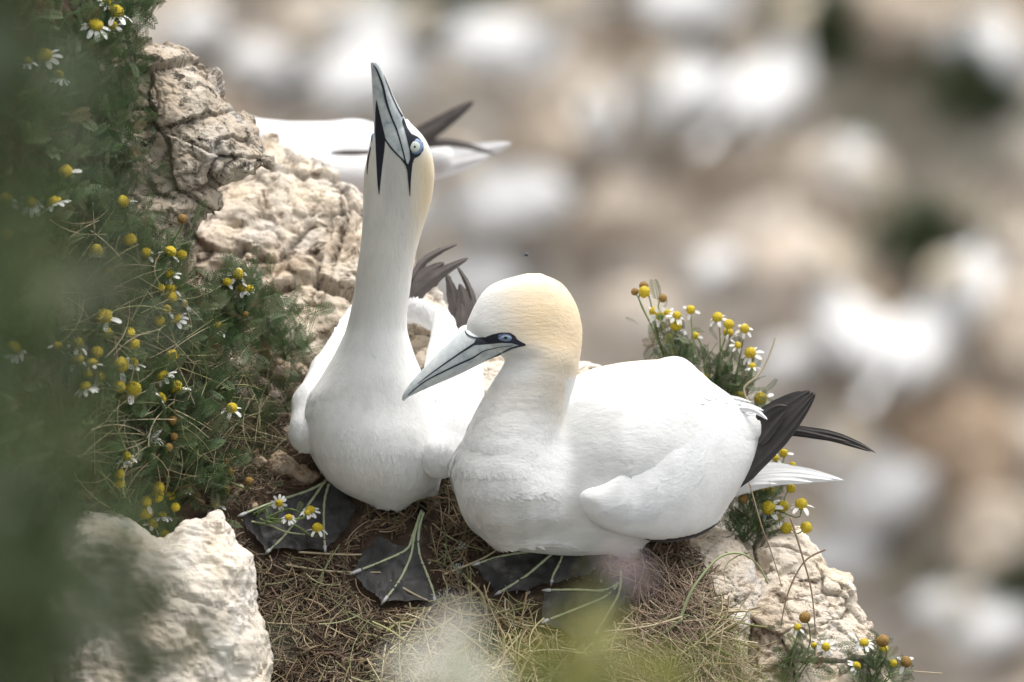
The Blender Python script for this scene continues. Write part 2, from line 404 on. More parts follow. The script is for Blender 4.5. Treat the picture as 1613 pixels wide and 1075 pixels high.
# ------------------------------------------------------------------ rocks
def make_rock(name, P, wc, T, R, label, cat, material, step=4.0, big=12, bigs=90, fine=4, fines=22, crack=5, cracks=60, seed=1, p=2.4, group=None, outl=6, strat=0):
    P = np.asarray(P, float); pad = 20
    if name == 'limestone_rock' and P[:, 1].max() > 200: CARVE.append((P, 230, 720 if P[:, 0].max() - P[:, 0].min() > 600 else 5000))
    f = wc if callable(wc) else (lambda x, y: wc + 0*x)
    cx, cy = P.mean(0); xx = np.linspace(P[:, 0].min(), P[:, 0].max(), 9); yy = np.linspace(P[:, 1].min(), P[:, 1].max(), 9); gx, gy = np.meshgrid(xx, yy); ww = f(gx, gy)
    lo = (P[:, 0].min()-pad, P[:, 1].min()-pad, ww.min()-T-30); hi = (P[:, 0].max()+pad, P[:, 1].max()+pad, ww.max()+T+30)
    ax, (X, Y, Z) = grid(lo, hi, step)
    X2, Y2 = X[:, :, 0], Y[:, :, 0]
    pn = np.stack([X2+0*Y2, Y2+0*X2, 0*X2+0*Y2], -1); jit = outl*fbm(pn, 40, 3, seed+40)
    d = poly_sd(P, X2, Y2) + jit; u = np.clip(-d/R, 0, 1); H = T*(1-(1-u)**p)**(1/p)
    F = (np.where(d > 0, d+2, 0)[:, :, None] + (np.abs(Z - f(X2, Y2)[:, :, None]) - H[:, :, None])*.7).astype(np.float32)
    near = np.abs(F) < big+fine+crack+4
    pts = np.stack(np.broadcast_arrays(X, Y, Z), -1)[near]
    F[near] += -big*fbm(pts, bigs, 3, seed)
    V, Q = surface_nets(F, (ax[0][0], ax[1][0], ax[2][0]), step)
    # fine relief along the normals, in the same space
    me = mesh_from('tmp', V, Q); nr = np.zeros(len(V)*3, np.float32); me.vertices.foreach_get('normal', nr); nr = nr.reshape(-1, 3); bpy.data.meshes.remove(me)
    warp = V + 5*np.stack([fbm(V, 34, 2, seed+60+k) for k in range(3)], -1)
    an = np.array([.8, 1.35, 1]); rt = warp @ np.array([[.87, .5, 0], [-.5, .87, 0], [0, 0, 1]])
    w0, e0, c0, t0 = worley(warp*an, cracks*2.1, seed+13)
    w1, e1, c1, t1 = worley(rt*an, cracks, seed+3); w2, e2, c2, t2 = worley(warp*an[::-1], cracks*.36, seed+8)
    m1 = sstep(-.25, .25, fbm(V, 70, 2, seed+51)); m2 = sstep(-.15, .3, fbm(V, 50, 2, seed+52))
    k0 = np.exp(-(e0/.02)**2); k1 = m1*np.exp(-(e1/.03)**2); k2 = m2*np.exp(-(e2/.05)**2)
    disp = fine*(.75*fbm(V*an, fines*1.6, 5, seed+20, True, .68) + .6*fbm(V, 11, 2, seed+24)) + crack*(.4*c0 + 2.0*t0 - 1.3*k0) + crack*.8*m1*(.3*c1 + 1.7*t1 - .8*e1*0) - crack*.8*k1 + crack*.35*m2*(.4*c2 + 1.6*t2) - crack*.3*k2
    if strat: disp = disp + strat*np.sign(np.sin((V[:, 1]*.9+V[:, 0]*.35+14*fbm(V, 70, 2, seed+71))/9.0))*.5
    V = V + nr*disp[:, None]
    e = np.concatenate([Q[:, [0, 1]], Q[:, [1, 2]], Q[:, [2, 3]], Q[:, [3, 0]]]); dg = np.bincount(e.ravel(), minlength=len(V))[:, None]
    for _ in range(1):
        A = np.stack([np.bincount(e[:, 0], V[e[:, 1], k], len(V)) + np.bincount(e[:, 1], V[e[:, 0], k], len(V)) for k in range(3)], -1); V = V*.6 + .4*A/np.maximum(dg, 1)
    joint_tone = np.clip(1 - min(1, crack/6)*(.5*k0 + .45*k1 + .25*k2), .4, 1)     # darker tone along the joints
    warm = fbm(V, 60, 3, seed+90)
    cols = np.stack([joint_tone*(1+.06*warm), joint_tone, joint_tone*(1-.10*warm)], -1)
    if name in STRUCT: o = mk(name, WA(V), Q, material, None, True, cols)
    else: o = mk(name, WA(V), Q, material, None, False, cols); tag(o, label, cat, group)
    return o

make_rock('limestone_rock', [(215, 62), (262, 72), (300, 92), (335, 118), (349, 146), (352, 166), (392, 192), (408, 232), (420, 258), (402, 282), (372, 287), (346, 300), (354, 326), (338, 338), (318, 345), (303, 372), (285, 420), (240, 430), (170, 400), (110, 330), (100, 240), (150, 170), (170, 110)],
          lambda x, y: -70 + .15*(y-250) + .12*(250-x), 95, 75, 'craggy cracked buff limestone rock jutting out at the upper left', 'rock', M['rock_crag'], 3.4, 20, 80, 6, 22, 8, 52, 3)
make_rock('limestone_rock', [(98, 100), (110, 72), (128, 66), (160, 85), (182, 104), (178, 125), (140, 140), (105, 135)],
          60, 30, 24, 'small rough stone half buried in green leaves left of the craggy rock', 'rock', M['rock_crag'], 3, 7, 50, 3, 14, 4, 30, 11)
make_rock('limestone_rock', [(270, 430), (290, 380), (330, 325), (400, 242), (428, 226), (482, 262), (560, 298), (592, 322), (640, 398), (688, 462), (706, 500), (760, 560), (800, 568), (900, 572), (926, 571), (945, 580), (975, 640), (950, 800), (700, 800), (560, 780), (440, 700), (350, 640), (290, 520)],
          lambda x, y: .78*(y-860)-70 - .0*x, 75, 55, 'pale cream weathered limestone slope behind the gannet with raised bill', 'rock', M['rock_pale'], 4.5, 34, 95, 6, 30, 11, 75, 5)
make_rock('limestone_rock', [(70, 900), (88, 840), (128, 806), (165, 815), (205, 828), (240, 846), (262, 850), (285, 832), (322, 816), (346, 804), (358, 828), (370, 862), (390, 872), (398, 900), (396, 945), (404, 972), (420, 1005), (424, 1060), (410, 1200), (120, 1200), (60, 1000)],
          lambda x, y: 330 + .25*(y-900) + .3*(250-x), 110, 90, 'large whitish rock in the foreground below the mayweed at the left', 'rock', M['rock_front'], 4.0, 26, 85, 9, 30, 2.0, 110, 7)
make_rock('limestone_rock', [(1060, 880), (1080, 850), (1120, 826), (1160, 836), (1176, 856), (1186, 880), (1200, 930), (1180, 1010), (1190, 1120), (1120, 1150), (1080, 1000)],
          lambda x, y: .7*(y-880)-35, 60, 45, 'buff rock with straw on it directly behind the tail end of the resting gannet', 'rock', M['rock_pale'], 3.6, 12, 70, 4, 22, 5, 55, 9)
make_rock('limestone_rock', [(1180, 870), (1200, 842), (1240, 832), (1262, 830), (1290, 858), (1312, 882), (1344, 900), (1354, 930), (1352, 950), (1368, 965), (1386, 1010), (1392, 1040), (1410, 1160), (1160, 1160), (1170, 960)],
          lambda x, y: .6*(y-880)-75, 80, 55, 'angular white and buff rock at the right edge of the ledge', 'rock', M['rock_pale'], 3.8, 20, 75, 6, 24, 9, 58, 13)
for k, (x, y, rx, ry, lb) in enumerate([(440, 735, 34, 22, 'largest buff stone on the soil left of the raised bill gannet'), (478, 752, 22, 17, 'knobbly buff stone touching the belly side of the raised bill gannet'), (405, 728, 14, 12, 'small grey stone left of the largest buff stone on the soil'),
                                        (372, 772, 13, 10, 'small angular orange stone on the soil above the far left webbed foot'), (470, 660, 17, 12, 'small cream stone beside the feathery leaves left of the folded wing'), (435, 585, 26, 20, 'rounded cream stone above the leaves left of the gannet'),
                                        (470, 590, 18, 16, 'round cream stone nearest the left folded wing'), (548, 1042, 14, 9, 'tiny pale pebble in the brown litter at the bottom'), (395, 800, 11, 7, 'tiny pebble beside the far left webbed foot')]):
    a = np.linspace(0, 2*math.pi, 9)[:-1]; rr = 1 + .18*np.sin(a*3+k)
    P = np.stack([x + rx*rr*np.cos(a), y + ry*rr*np.sin(a)], -1)
    gw = float(ground_w(x, y)); make_rock('stone', P, gw + 6 + (22 if y < 640 else 0), ry*.9, ry*.9, lb, 'stone', M['stone'], 2.2, 4, 20, 1.5, 9, 2.2, 16, 20+k, outl=2, group='loose stones on the ledge')

build_ground()
# ------------------------------------------------------------------ feathers
def blade(pts, width, camber=.07, n=18, wob=0, seed=0):
    """a feather: centre line in picture units (x, y, w), greatest half width"""
    c = resample(pts, n); t = np.linspace(0, 1, n)
    g = np.gradient(c, axis=0); g[:, 2] = 0; g /= np.linalg.norm(g, axis=1)[:, None] + 1e-9
    s = np.stack([-g[:, 1], g[:, 0], 0*t], -1)
    h = width*np.minimum(1, (t*4+.35))*np.clip(1-t**2.2, 0, 1)**.8; h = np.maximum(h, .25)
    r = np.random.default_rng(seed); jg = 1 + wob*r.standard_normal(n)
    rows = []
    for k, u in enumerate((-1, -.55, -.08, .08, .55, 1)):
        q = c + s*(h*u*(jg if abs(u) == 1 else 1))[:, None]; q[:, 2] += -camber*h*abs(u)*1.6 + (.8 if abs(u) < .1 else 0) + (.10*h*u)
        rows.append(q)
    front = np.stack(rows, 1).reshape(-1, 3); back = front.copy(); back[:, 2] -= .9
    v = np.concatenate([front, back]); N = n*6; f = []
    for i in range(n-1):
        for j in range(5):
            a = i*6+j; f.append((a, a+1, a+7, a+6)); f.append((a+N, a+6+N, a+7+N, a+1+N))
        for j in (0, 5): a = i*6+j; f.append((a, a+6, a+6+N, a+N) if j == 0 else (a, a+N, a+6+N, a+6))
    return v, f
def feather(name, pts, width, m, parent, **kw):
    v, f = blade(pts, width, **kw); return mk(name, WA(v), f, m, parent, False)

# ------------------------------------------------------------------ decals laid on the skin of the birds
def make_bvh(objs):
    vs, fs, n = [], [], 0
    for o in objs:
        off = np.array(root_of(o).location) if o.parent else np.array(o.location)
        me = o.data; v = np.zeros(len(me.vertices)*3); me.vertices.foreach_get('co', v); v = v.reshape(-1, 3) + off
        vs += v.tolist(); fs += [tuple(i+n for i in p.vertices) for p in me.polygons]; n += len(me.vertices)
    return BVHTree.FromPolygons(vs, fs)
def lay(bvh, xy, lift=.9):
    out = []; last = None
    for x, y in xy:
        p = W(x, y, 0); d = p - CAM; d /= np.linalg.norm(d); hit = bvh.ray_cast(Vector(CAM), Vector(d))
        if hit[0] is None: out.append(None); continue
        q = np.array(hit[0]) - d*lift*S; out.append(q)
    good = [q for q in out if q is not None]
    if not good: return None
    res = []; 
    for i, q in enumerate(out):
        if q is None:
            # nearest surface point to the sight line
            x, y = xy[i]; j = min((k for k in range(len(out)) if out[k] is not None), key=lambda k: (xy[k][0]-x)**2+(xy[k][1]-y)**2)
            q = out[j]
        res.append(q)
    return np.array(res)
def decal_line(bvh, name, pts, widths, m, parent, n=None, lift=.9):
    pts = np.asarray(pts, float); n = n or max(8, int(np.linalg.norm(np.diff(pts, axis=0), axis=1).sum()/3))
    c = resample(pts, n); w = resample(np.asarray(widths, float)[:, None], n)[:, 0]/2
    t = np.gradient(c, axis=0); t /= np.linalg.norm(t, axis=1)[:, None]+1e-9; s = np.stack([-t[:, 1], t[:, 0]], -1)
    K = 5; u = np.linspace(-1, 1, K); xy = (c[:, None] + s[:, None]*(w[:, None]*u[None])[..., None]).reshape(-1, 2)
    v = lay(bvh, xy, lift)
    f = [(i*K+j, i*K+j+1, (i+1)*K+j+1, (i+1)*K+j) for i in range(n-1) for j in range(K-1)]
    return mk(name, v, f, m, parent)
def decal_poly(bvh, name, P, m, parent, step=2.0, lift=.7):
    P = np.asarray(P, float); P = resample(np.vstack([P, P[:1]]), 6*len(P), False)[:-1]
    xs = np.arange(P[:, 0].min()-step, P[:, 0].max()+step*2, step); ys = np.arange(P[:, 1].min()-step, P[:, 1].max()+step*2, step)
    X, Y = np.meshgrid(xs, ys, indexing='ij'); d = poly_sd(P, X, Y)
    # pull the outermost ring of grid points onto the outline
    e = .01; gx = (poly_sd(P, X+e, Y)-d)/e; gy = (poly_sd(P, X, Y+e)-d)/e
    near = (d > -step*.45) & (d < step*1.1); X2 = np.where(near, X-gx*d, X); Y2 = np.where(near, Y-gy*d, Y)
    ok = (d < step*.75); idx = np.full(X.shape, -1); faces = []
    use = np.zeros(X.shape, bool)
    q = ok[:-1, :-1] & ok[1:, :-1] & ok[1:, 1:] & ok[:-1, 1:]
    for i, j in np.argwhere(q):
        for a, b in ((0, 0), (1, 0), (1, 1), (0, 1)): use[i+a, j+b] = True
    idx[use] = np.arange(use.sum()); xy = np.stack([X2[use], Y2[use]], -1)
    faces = [(idx[i, j], idx[i, j+1], idx[i+1, j+1], idx[i+1, j]) for i, j in np.argwhere(q)]
    v = lay(bvh, xy, lift); return mk(name, v, [tuple(int(a) for a in f) for f in faces], m, parent)
def disc_on(bvh, name, c, rx, ry, m, parent, bulge=0, rot=0, lift=1.0, n=24, inner=0):
    """a round plate resting on the skin, domed by bulge"""
    base = lay(bvh, [c], lift)[0]; d = base-CAM; d /= np.linalg.norm(d); k = np.linalg.norm(base-CAM)/D0*S
    v = []; R = 5; f = []
    for i in range(R+1):
        r = inner + (1-inner)*i/R
        for j in range(n):
            a = 2*math.pi*j/n; ex, ey = rx*r*math.cos(a), ry*r*math.sin(a)
            x = ex*math.cos(rot)-ey*math.sin(rot); y = ex*math.sin(rot)+ey*math.cos(rot)
            h = bulge*math.sqrt(max(0, 1-r*r)) if inner == 0 else bulge*math.sin(math.pi*(r-inner)/(1-inner))
            v.append(base + RIGHT*x*k - UP*y*k - d*h*k)
    f = [(i*n+j, (i+1)*n+j, (i+1)*n+(j+1) % n, i*n+(j+1) % n) for i in range(R) for j in range(n)]
    return mk(name, v, f, m, parent)
def loft_bill(rings, parent, seg=28, name='bill', m=None):
    """rings: (x1,y1,x2,y2,depth radius,w) edge pairs from tip to base"""
    r = resample(np.array(rings, float), len(rings)*6); v = []
    for x1, y1, x2, y2, b, w in r:
        for j in range(seg):
            a = 2*math.pi*j/seg; u = math.cos(a); s = math.sin(a); s = math.copysign(abs(s)**.85, s)
            v.append(((x1+x2)/2 + (x1-x2)/2*u, (y1+y2)/2 + (y1-y2)/2*u, w + b*s))
    n = len(r); f = [(i*seg+j, i*seg+(j+1) % seg, (i+1)*seg+(j+1) % seg, (i+1)*seg+j) for i in range(n-1) for j in range(seg)]
    f += [tuple(range(seg))[::-1], tuple((n-1)*seg+k for k in range(seg))]
    return mk(name, WA(np.array(v)), f, m or M['bill'], parent)

FEET = []
def add_foot(web, toes, parent, leg=None, lift=7, anchor=None):
    """web outline and toe lines in the picture, laid on the ledge"""
    def gw(x, y):
        return G(x, y) + lift + 15
    FEET.append(np.asarray(web, float)); P = []; cw_ = np.mean(web, 0)
    for a_, b_ in zip(web, web[1:]+web[:1]):
        a_ = np.array(a_, float); b_ = np.array(b_, float); P.append(a_); L_ = np.linalg.norm(b_-a_)
        if L_ > 24:
            for t_ in (.2, .4, .6, .8): m_ = a_*(1-t_)+b_*t_; P.append(m_ + (cw_-m_)/np.linalg.norm(cw_-m_)*L_*.09*(1-(2*t_-1)**2))
    P = np.array(P); Pd = resample(np.vstack([P, P[:1]]), 5*len(P), False)[:-1]
    st = 3.0; xs = np.arange(P[:, 0].min()-st, P[:, 0].max()+2*st, st); ys = np.arange(P[:, 1].min()-st, P[:, 1].max()+2*st, st)
    X, Y = np.meshgrid(xs, ys, indexing='ij'); d = poly_sd(Pd, X, Y); e = .01; gx = (poly_sd(Pd, X+e, Y)-d)/e; gy = (poly_sd(Pd, X, Y+e)-d)/e
    near = (d > -st*.45) & (d < st*1.1); X = np.where(near, X-gx*d, X); Y = np.where(near, Y-gy*d, Y); ok = d < st*.75
    # the membrane sags between the toes
    dt = np.full(X.shape, 1e9)
    for t in toes:
        q = resample(t, 24)
        for a in q: dt = np.minimum(dt, np.hypot(X-a[0], Y-a[1]))
    w = gw(X, Y) + 7*np.exp(-dt/8) + 4.5*fbm(np.stack([X, Y, 0*X], -1), 20, 3, 5, True)
    ft = bpy.data.objects.new('foot', None); COL.objects.link(ft); ft.parent = parent
    q = ok[:-1, :-1] & ok[1:, :-1] & ok[1:, 1:] & ok[:-1, 1:]; use = np.zeros(X.shape, bool)
    for i, j in np.argwhere(q): use[i:i+2, j:j+2] = True
    idx = np.full(X.shape, -1); idx[use] = np.arange(use.sum()); N = int(use.sum())
    top = np.stack([X[use], Y[use], w[use]], -1); bot = top.copy(); bot[:, 2] -= 3
    f = []
    for i, j in np.argwhere(q):
        a = (idx[i, j], idx[i, j+1], idx[i+1, j+1], idx[i+1, j]); f.append(tuple(int(k) for k in a)); f.append(tuple(int(k)+N for k in a[::-1]))
    mk('web', WA(np.concatenate([top, bot])), f, M['web'], ft)
    for t in toes:
        q = resample(t, 26); ww = gw(q[:, 0], q[:, 1]) + 7; p = WA(np.column_stack([q, ww]))
        r = (2.2 - .5*np.linspace(0, 1, 26) + .35*np.sin(np.arange(26)*2.1))*S
        v, fc = tube(p, r, 8); mk('toe', v, fc, M['toe'], ft)
        e = q[-1] + (q[-1]-q[-3])/np.linalg.norm(q[-1]-q[-3])*np.array([7, 7]); cc = np.array([q[-3], q[-1], e]); cw = np.array([ww[-3]+1, ww[-1]+1, ww[-1]-5])
        v, fc = tube(WA(np.column_stack([resample(cc, 8), resample(cw[:, None], 8)])), np.array([2.6, 3, 2.9, 2.6, 2.2, 1.8, 1.1, .3])*S, 8); mk('claw', v, fc, M['claw'], ft)
    return ft
def add_leg(parent, pts, r):
    p = resample(pts, 12); v, f = tube(WA(p), resample(np.array(r, float)[:, None], 12)[:, 0]*S, 12); return mk('leg', v, f, M['web'], parent)

def ruffle(V, Q, an, amp=.45):
    me = mesh_from('tmp', V, Q); nr = np.zeros(len(V)*3, np.float32); me.vertices.foreach_get('normal', nr); bpy.data.meshes.remove(me); nr = nr.reshape(-1, 3)
    an = np.array(an); k = sstep(520, 640, V[:, 1])*.8 + .2
    return V + nr*((fbm(V*an, 11, 3, 61)*amp + fbm(V*an, 36, 2, 62)*amp*1.6)*k)[:, None]
def contour_feathers(V, Q, col, flow, n, seed, parent, m, size, lift, ok, name='contour_feathers', jit=.16, nz=-.45, rad=105.):
    """small overlapping feather tips lying on the skin; V in picture units"""
    r = np.random.default_rng(seed); me = mesh_from('tmp', V, Q); nr = np.zeros(len(V)*3, np.float32); me.vertices.foreach_get('normal', nr); bpy.data.meshes.remove(me); nr = nr.reshape(-1, 3)
    c = r.permutation(len(V)); c = c[ok(V[c]) & (nr[c, 2] > nz)][:n]
    P = V[c]; N = nr[c]; F = flow(P) + r.standard_normal(P.shape)*jit; F -= N*(F*N).sum(1)[:, None]; F /= np.linalg.norm(F, axis=1)[:, None] + 1e-9
    Sd = np.cross(N, F); sz = size(P)*r.uniform(.75, 1.25, len(P)); L = sz[:, None]; Wd = sz[:, None]*r.uniform(.17, .27, (len(P), 1)); H = .22*lift(P)[:, None]*r.uniform(.4, 1.6, (len(P), 1))
    pat = [(-.15, -.5, -.5), (-.15, .5, -.5), (.4, -.9, .0), (.4, .9, .0), (.4, 0, .35), (.78, -.5, .7), (.78, .5, .7), (1.0, 0, 1.0), (-.15, 0, -.1)]
    v = np.stack([P + F*L*a + Sd*Wd*b + N*(H*h - (L*a)**2/(2*rad)) for a, b, h in pat], 1).reshape(-1, 3)
    fs = np.array([(0, 2, 4, 8), (8, 4, 3, 1), (2, 5, 7, 4), (4, 7, 6, 3)]); q = (np.arange(len(P))[:, None, None]*9 + fs[None]).reshape(-1, 4)
    cc = np.repeat(col[c]*r.uniform(.97, 1.03, (len(c), 1)), 9, 0)
    o = mk(name, WA(v), q, m, parent, True, cc); o['kind'] = 'stuff'; return o
# ------------------------------------------------------------------ gannet with raised bill
BL = W(615, 835, -20); BL = np.array([BL[0], BL[1], BL[2]])
birdL = thing('gannet', 'gannet stretching its neck up with the bill pointing at the sky', 'gannet', BL, 'two gannets at the nest on the ledge')
def build_left():
    rows = [(188, 612, 639, 14, 6), (196, 598, 648, 26, 4), (206, 589, 660, 34, 2), (217, 584, 669, 40, 0), (233, 581, 677, 45, -2), (253, 577, 683, 48, -4), (275, 573, 685, 49, -4), (303, 572, 682, 49, -3), (323, 572, 678, 48, -2), (348, 571, 670, 46, 0),
            (380, 569, 660, 44, 0), (408, 565, 653, 44, 0), (433, 561, 649, 45, -3), (466, 557, 645, 48, -8), (496, 551, 641, 53, -12), (521, 545, 641, 62, -18), (558, 527, 652, 82, -24), (596, 505, 668, 102, -26), (621, 487, 682, 114, -28), (646, 478, 690, 122, -28),
            (680, 479, 695, 126, -28), (709, 486, 697, 122, -26), (738, 502, 694, 108, -24), (763, 523, 685, 86, -22), (782, 552, 668, 58, -20), (793, 580, 648, 34, -18), (799, 600, 632, 12, -18)]
    up = lambda y: .46*max(0, 640-y)
    rows = [(a, b, c, d, e+up(a)) for a, b, c, d, e in rows]
    ax, (X, Y, Z) = grid((440, 180, -340), (775, 812, 270), 2.3)
    F = loft(rows, Y, X, Z, 7)
    F = smin(F, cone(X, Y, Z, (598, 690, -40), (645, 652, -210), 88, 56), 30)
    F = smin(F, cone(X, Y, Z, (645, 652, -210), (668, 610, -310), 50, 22), 30)
    F = smin(F, cone(X, Y, Z, (662, 745, -40), (682, 785, -52), 30, 11), 26)      # thigh tuft
    F = smin(F, cone(X, Y, Z, (548, 740, -60), (520, 762, -75), 26, 9), 20)
    V, Q = surface_nets(F.astype(np.float32), (ax[0][0], ax[1][0], ax[2][0]), 2.3)
    x, y, z = V.T; z = z - .46*np.maximum(0, 640-y)
    base = np.array([.80, .80, .79]); cream = np.array([.80, .62, .34])
    k = sstep(632, 674, x)*sstep(222, 262, y)*sstep(480, 300, y)*.62 + .22*sstep(600, 574, x)*sstep(225, 250, y)*sstep(330, 270, y) + .10*sstep(200, 260, y)*sstep(560, 400, y)
    k = np.clip(k + .6*sstep(0, -40, z)*sstep(215, 250, y)*sstep(480, 330, y), 0, .75)
    n = fbm(V, 9, 3, 2)*.05; k = np.clip(k + n*(k > .02), 0, 1)[:, None]
    col = base*(1-k) + cream*k
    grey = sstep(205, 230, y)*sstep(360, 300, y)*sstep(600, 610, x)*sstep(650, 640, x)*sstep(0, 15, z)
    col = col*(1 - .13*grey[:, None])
    dirt = np.clip(fbm(V, 46, 4, 31)*1.6-.2, 0, 1)*sstep(690, 790, y)*.16; col = col*(1-dirt[:, None]*np.array([.5, .8, 1.2]))
    V[:, :] += 0
    V = ruffle(V, Q, (1, .4, .7))
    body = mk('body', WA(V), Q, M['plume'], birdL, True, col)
    flow = lambda P: np.stack([(P[:, 0]-590)*.004, np.ones(len(P)), -.2+0*P[:, 0]], -1)
    contour_feathers(V, Q, col, flow, 15000, 1, body, M['plume'], lambda P: 8+12*sstep(420, 640, P[:, 1]), lambda P: .35+.75*sstep(480, 640, P[:, 1]), lambda P: (P[:, 1] > 325), jit=.22)
    bill = loft_bill([(a, b, c, d, e, f + .46*(640-b)) for a, b, c, d, e, f in [(584, 99, 593, 98, 3, 22), (584, 104, 598, 103, 6, 21), (585, 116, 604, 116, 10, 19), (587, 153, 618, 148, 16, 16), (589, 186, 636, 183, 21, 14), (589, 206, 643, 203, 23, 14), (590, 226, 646, 226, 24, 13), (594, 240, 644, 250, 20, 12)]], birdL)
    bv = make_bvh([body, bill])
    decal_poly(bv, 'cheek_skin', [(590, 196), (636, 190), (641, 208), (646, 235), (647, 250), (641, 262), (630, 247), (614, 231), (605, 216), (596, 212), (591, 222)], M['grey_skin'], birdL, 2.0, .5)
    bs = M['black_skin']
    decal_poly(bv, 'throat_stripe', [(592.5, 156), (597, 175), (602, 197), (607, 217), (605, 240), (602, 262), (599, 290), (597, 311), (594.5, 290), (593, 262), (591.5, 230), (590.6, 205), (591, 178)], bs, birdL, 1.6, 1.1)
    decal_poly(bv, 'eye_mask', [(635, 184), (642, 202), (648, 211), (659, 216), (666, 225), (667.5, 236), (661, 246), (653, 250), (649.5, 260), (647.5, 281), (646, 306), (643.5, 284), (641, 266), (646, 250), (645, 236), (639, 211), (633.5, 192)], bs, birdL, 1.6, 1.1)
    decal_line(bv, 'gape_line', [(588, 103), (594, 112), (603, 136), (608.5, 161), (617, 186), (625, 205), (633, 232), (638, 252), (642, 266)], [1.2, 2.4, 3.4, 3.6, 2.8, 2.6, 2.2, 2.4, 3.4], bs, bill, lift=1.2)
    decal_line(bv, 'jaw_line', [(605.5, 218), (615, 232), (625, 243), (634, 252), (643, 265), (645, 285), (645.8, 309)], [2.4, 2.6, 2.4, 2.6, 5, 4, 1], bs, birdL, lift=1.2)
    decal_line(bv, 'bill_edge_line', [(605, 118), (616, 147), (627, 171), (634.5, 184)], [1.2, 1.8, 2, 3], bs, bill, lift=1.1)
    decal_line(bv, 'far_cheek_line', [(584, 232), (580.5, 246), (578.6, 262), (578, 275)], [1.4, 2.6, 2, .8], bs, birdL, lift=1.2)
    disc_on(bv, 'far_eye_ring', (586.5, 217), 2.4, 7, M['eye_ring'], birdL, 2, .15)
    eye = disc_on(bv, 'eye', (655, 231), 11.2, 12.2, M['eye_ring'], birdL, 3.2, 0, 1.3)
    bv2 = make_bvh([eye]); iris = disc_on(bv2, 'iris', (653.8, 231.6), 8.0, 8.6, M['iris'], eye, 2.0, 0, .4)
    disc_on(make_bvh([iris]), 'pupil', (653.4, 231.6), 1.7, 1.9, M['pupil'], eye, .3, 0, .3, 14)
    # wings
    def wing(prims, box, k=18):
        ax, (X, Y, Z) = grid(*box, 2.2); F = None
        for p in prims:
            c = cone(X, Y, Z, *p); F = c if F is None else smin(F, c, k)
        V, Q = surface_nets(F.astype(np.float32), (ax[0][0], ax[1][0], ax[2][0]), 2.2)
        d1, e, c, _t = worley(V*np.array([1, .7, .7]), 17, 4)
        col = np.tile(np.array([.80, .80, .80]), (len(V), 1))*(1 - .03*np.exp(-(e/.06)**2))[:, None]
        o = mk('wing', WA(V), Q, M['wing_white'], birdL, True, col)
        contour_feathers(V, Q, col, lambda P: np.stack([.1+0*P[:, 0], -np.ones(len(P)), -.5+0*P[:, 0]], -1), 2200, 5, o, M['wing_white'], lambda P: 17+0*P[:, 0], lambda P: .7+0*P[:, 0], lambda P: P[:, 1] > 0, 'covert_feathers', .15, .55)
        return o
    wl = wing([((485, 684, -18), (490, 636, -42), 31, 28), ((490, 636, -42), (512, 582, -100), 28, 21), ((512, 582, -100), (556, 492, -190), 21, 9), ((515, 660, -90), (560, 560, -200), 34, 18)], ((440, 470, -240), (600, 730, 25)), 12)
    wr = wing([((694, 723, 42), (714, 680, 18), 32, 32), ((714, 680, 18), (731, 620, -35), 32, 31), ((731, 620, -35), (733, 566, -105), 31, 28), ((733, 566, -105), (736, 530, -150), 28, 18), ((690, 690, -30), (700, 615, -95), 34, 38), ((700, 615, -95), (708, 560, -150), 38, 36), ((708, 560, -150), (698, 514, -190), 36, 18), ((700, 512, -195), (656, 492, -225), 19, 16), ((656, 492, -225), (620, 500, -240), 16, 14)], ((600, 460, -280), (780, 775, 90)), 5)
    # white side piece between back and wing
    bf = M['brown_feather']
    feather('primary_feather', [(648, 440, -240), (668, 412, -250), (695, 395, -255), (721, 385, -258)], 7, bf, wl, camber=.4, wob=.12, seed=1)
    feather('primary_feather', [(642, 476, -236), (655, 450, -240), (676, 430, -246), (700, 414, -250)], 17, bf, wl, wob=.06, seed=2)
    feather('primary_feather', [(640, 478, -230), (662, 456, -234), (695, 430, -240), (738, 407, -246)], 14, bf, wl, wob=.06, seed=3)
    feather('primary_feather', [(645, 462, -244), (650, 448, -248), (660, 428, -252)], 10, bf, wl, wob=.06, seed=8)
    feather('primary_feather', [(722, 520, -200), (718, 490, -206), (712, 460, -212), (703, 430, -216)], 13, bf, wr, wob=.07, seed=4)
    feather('primary_feather', [(734, 522, -194), (733, 495, -198), (730, 470, -204), (724, 447, -208)], 16, bf, wr, wob=.06, seed=5)
    feather('primary_feather', [(740, 518, -198), (745, 488, -204), (738, 452, -210), (719, 418, -216)], 8, bf, wr, camber=.4, wob=.1, seed=6)
    feather('primary_feather', [(728, 522, -188), (727, 500, -190), (727, 478, -196)], 12, bf, wr, wob=.06, seed=7)
    # feet
    add_foot([(513, 757), (483, 771), (429, 790), (379, 811), (388, 833), (405, 850), (419, 872), (430, 865), (470, 868), (512, 868), (530, 852), (548, 832), (563, 799), (545, 780), (530, 765)],
             [[(513, 759), (483, 774), (429, 792), (379, 812)], [(512, 758), (483, 799), (447, 845), (421, 870)], [(518, 763), (511, 790), (510, 829), (512, 866)]], birdL)
    add_foot([(664, 803), (650, 843), (640, 862), (620, 857), (596, 842), (570, 870), (552, 904), (575, 928), (602, 950), (640, 948), (685, 950), (684, 925), (670, 890), (664, 850), (669, 806)],
             [[(664, 805), (651, 841), (641, 865), (608, 882), (555, 903)], [(661, 811), (652, 847), (647, 876), (629, 915), (604, 948)], [(667, 808), (660, 835), (660, 870), (672, 903), (682, 930), (685, 946)]], birdL)
    add_leg(birdL, [(678, 780, -50), (671, 796, -52), (664, 806, -40), (660, 822, -24)], [12, 9, 7, 6])
    add_leg(birdL, [(528, 745, -70), (520, 760, -74), (514, 768, -66)], [12, 9, 6])
build_left()

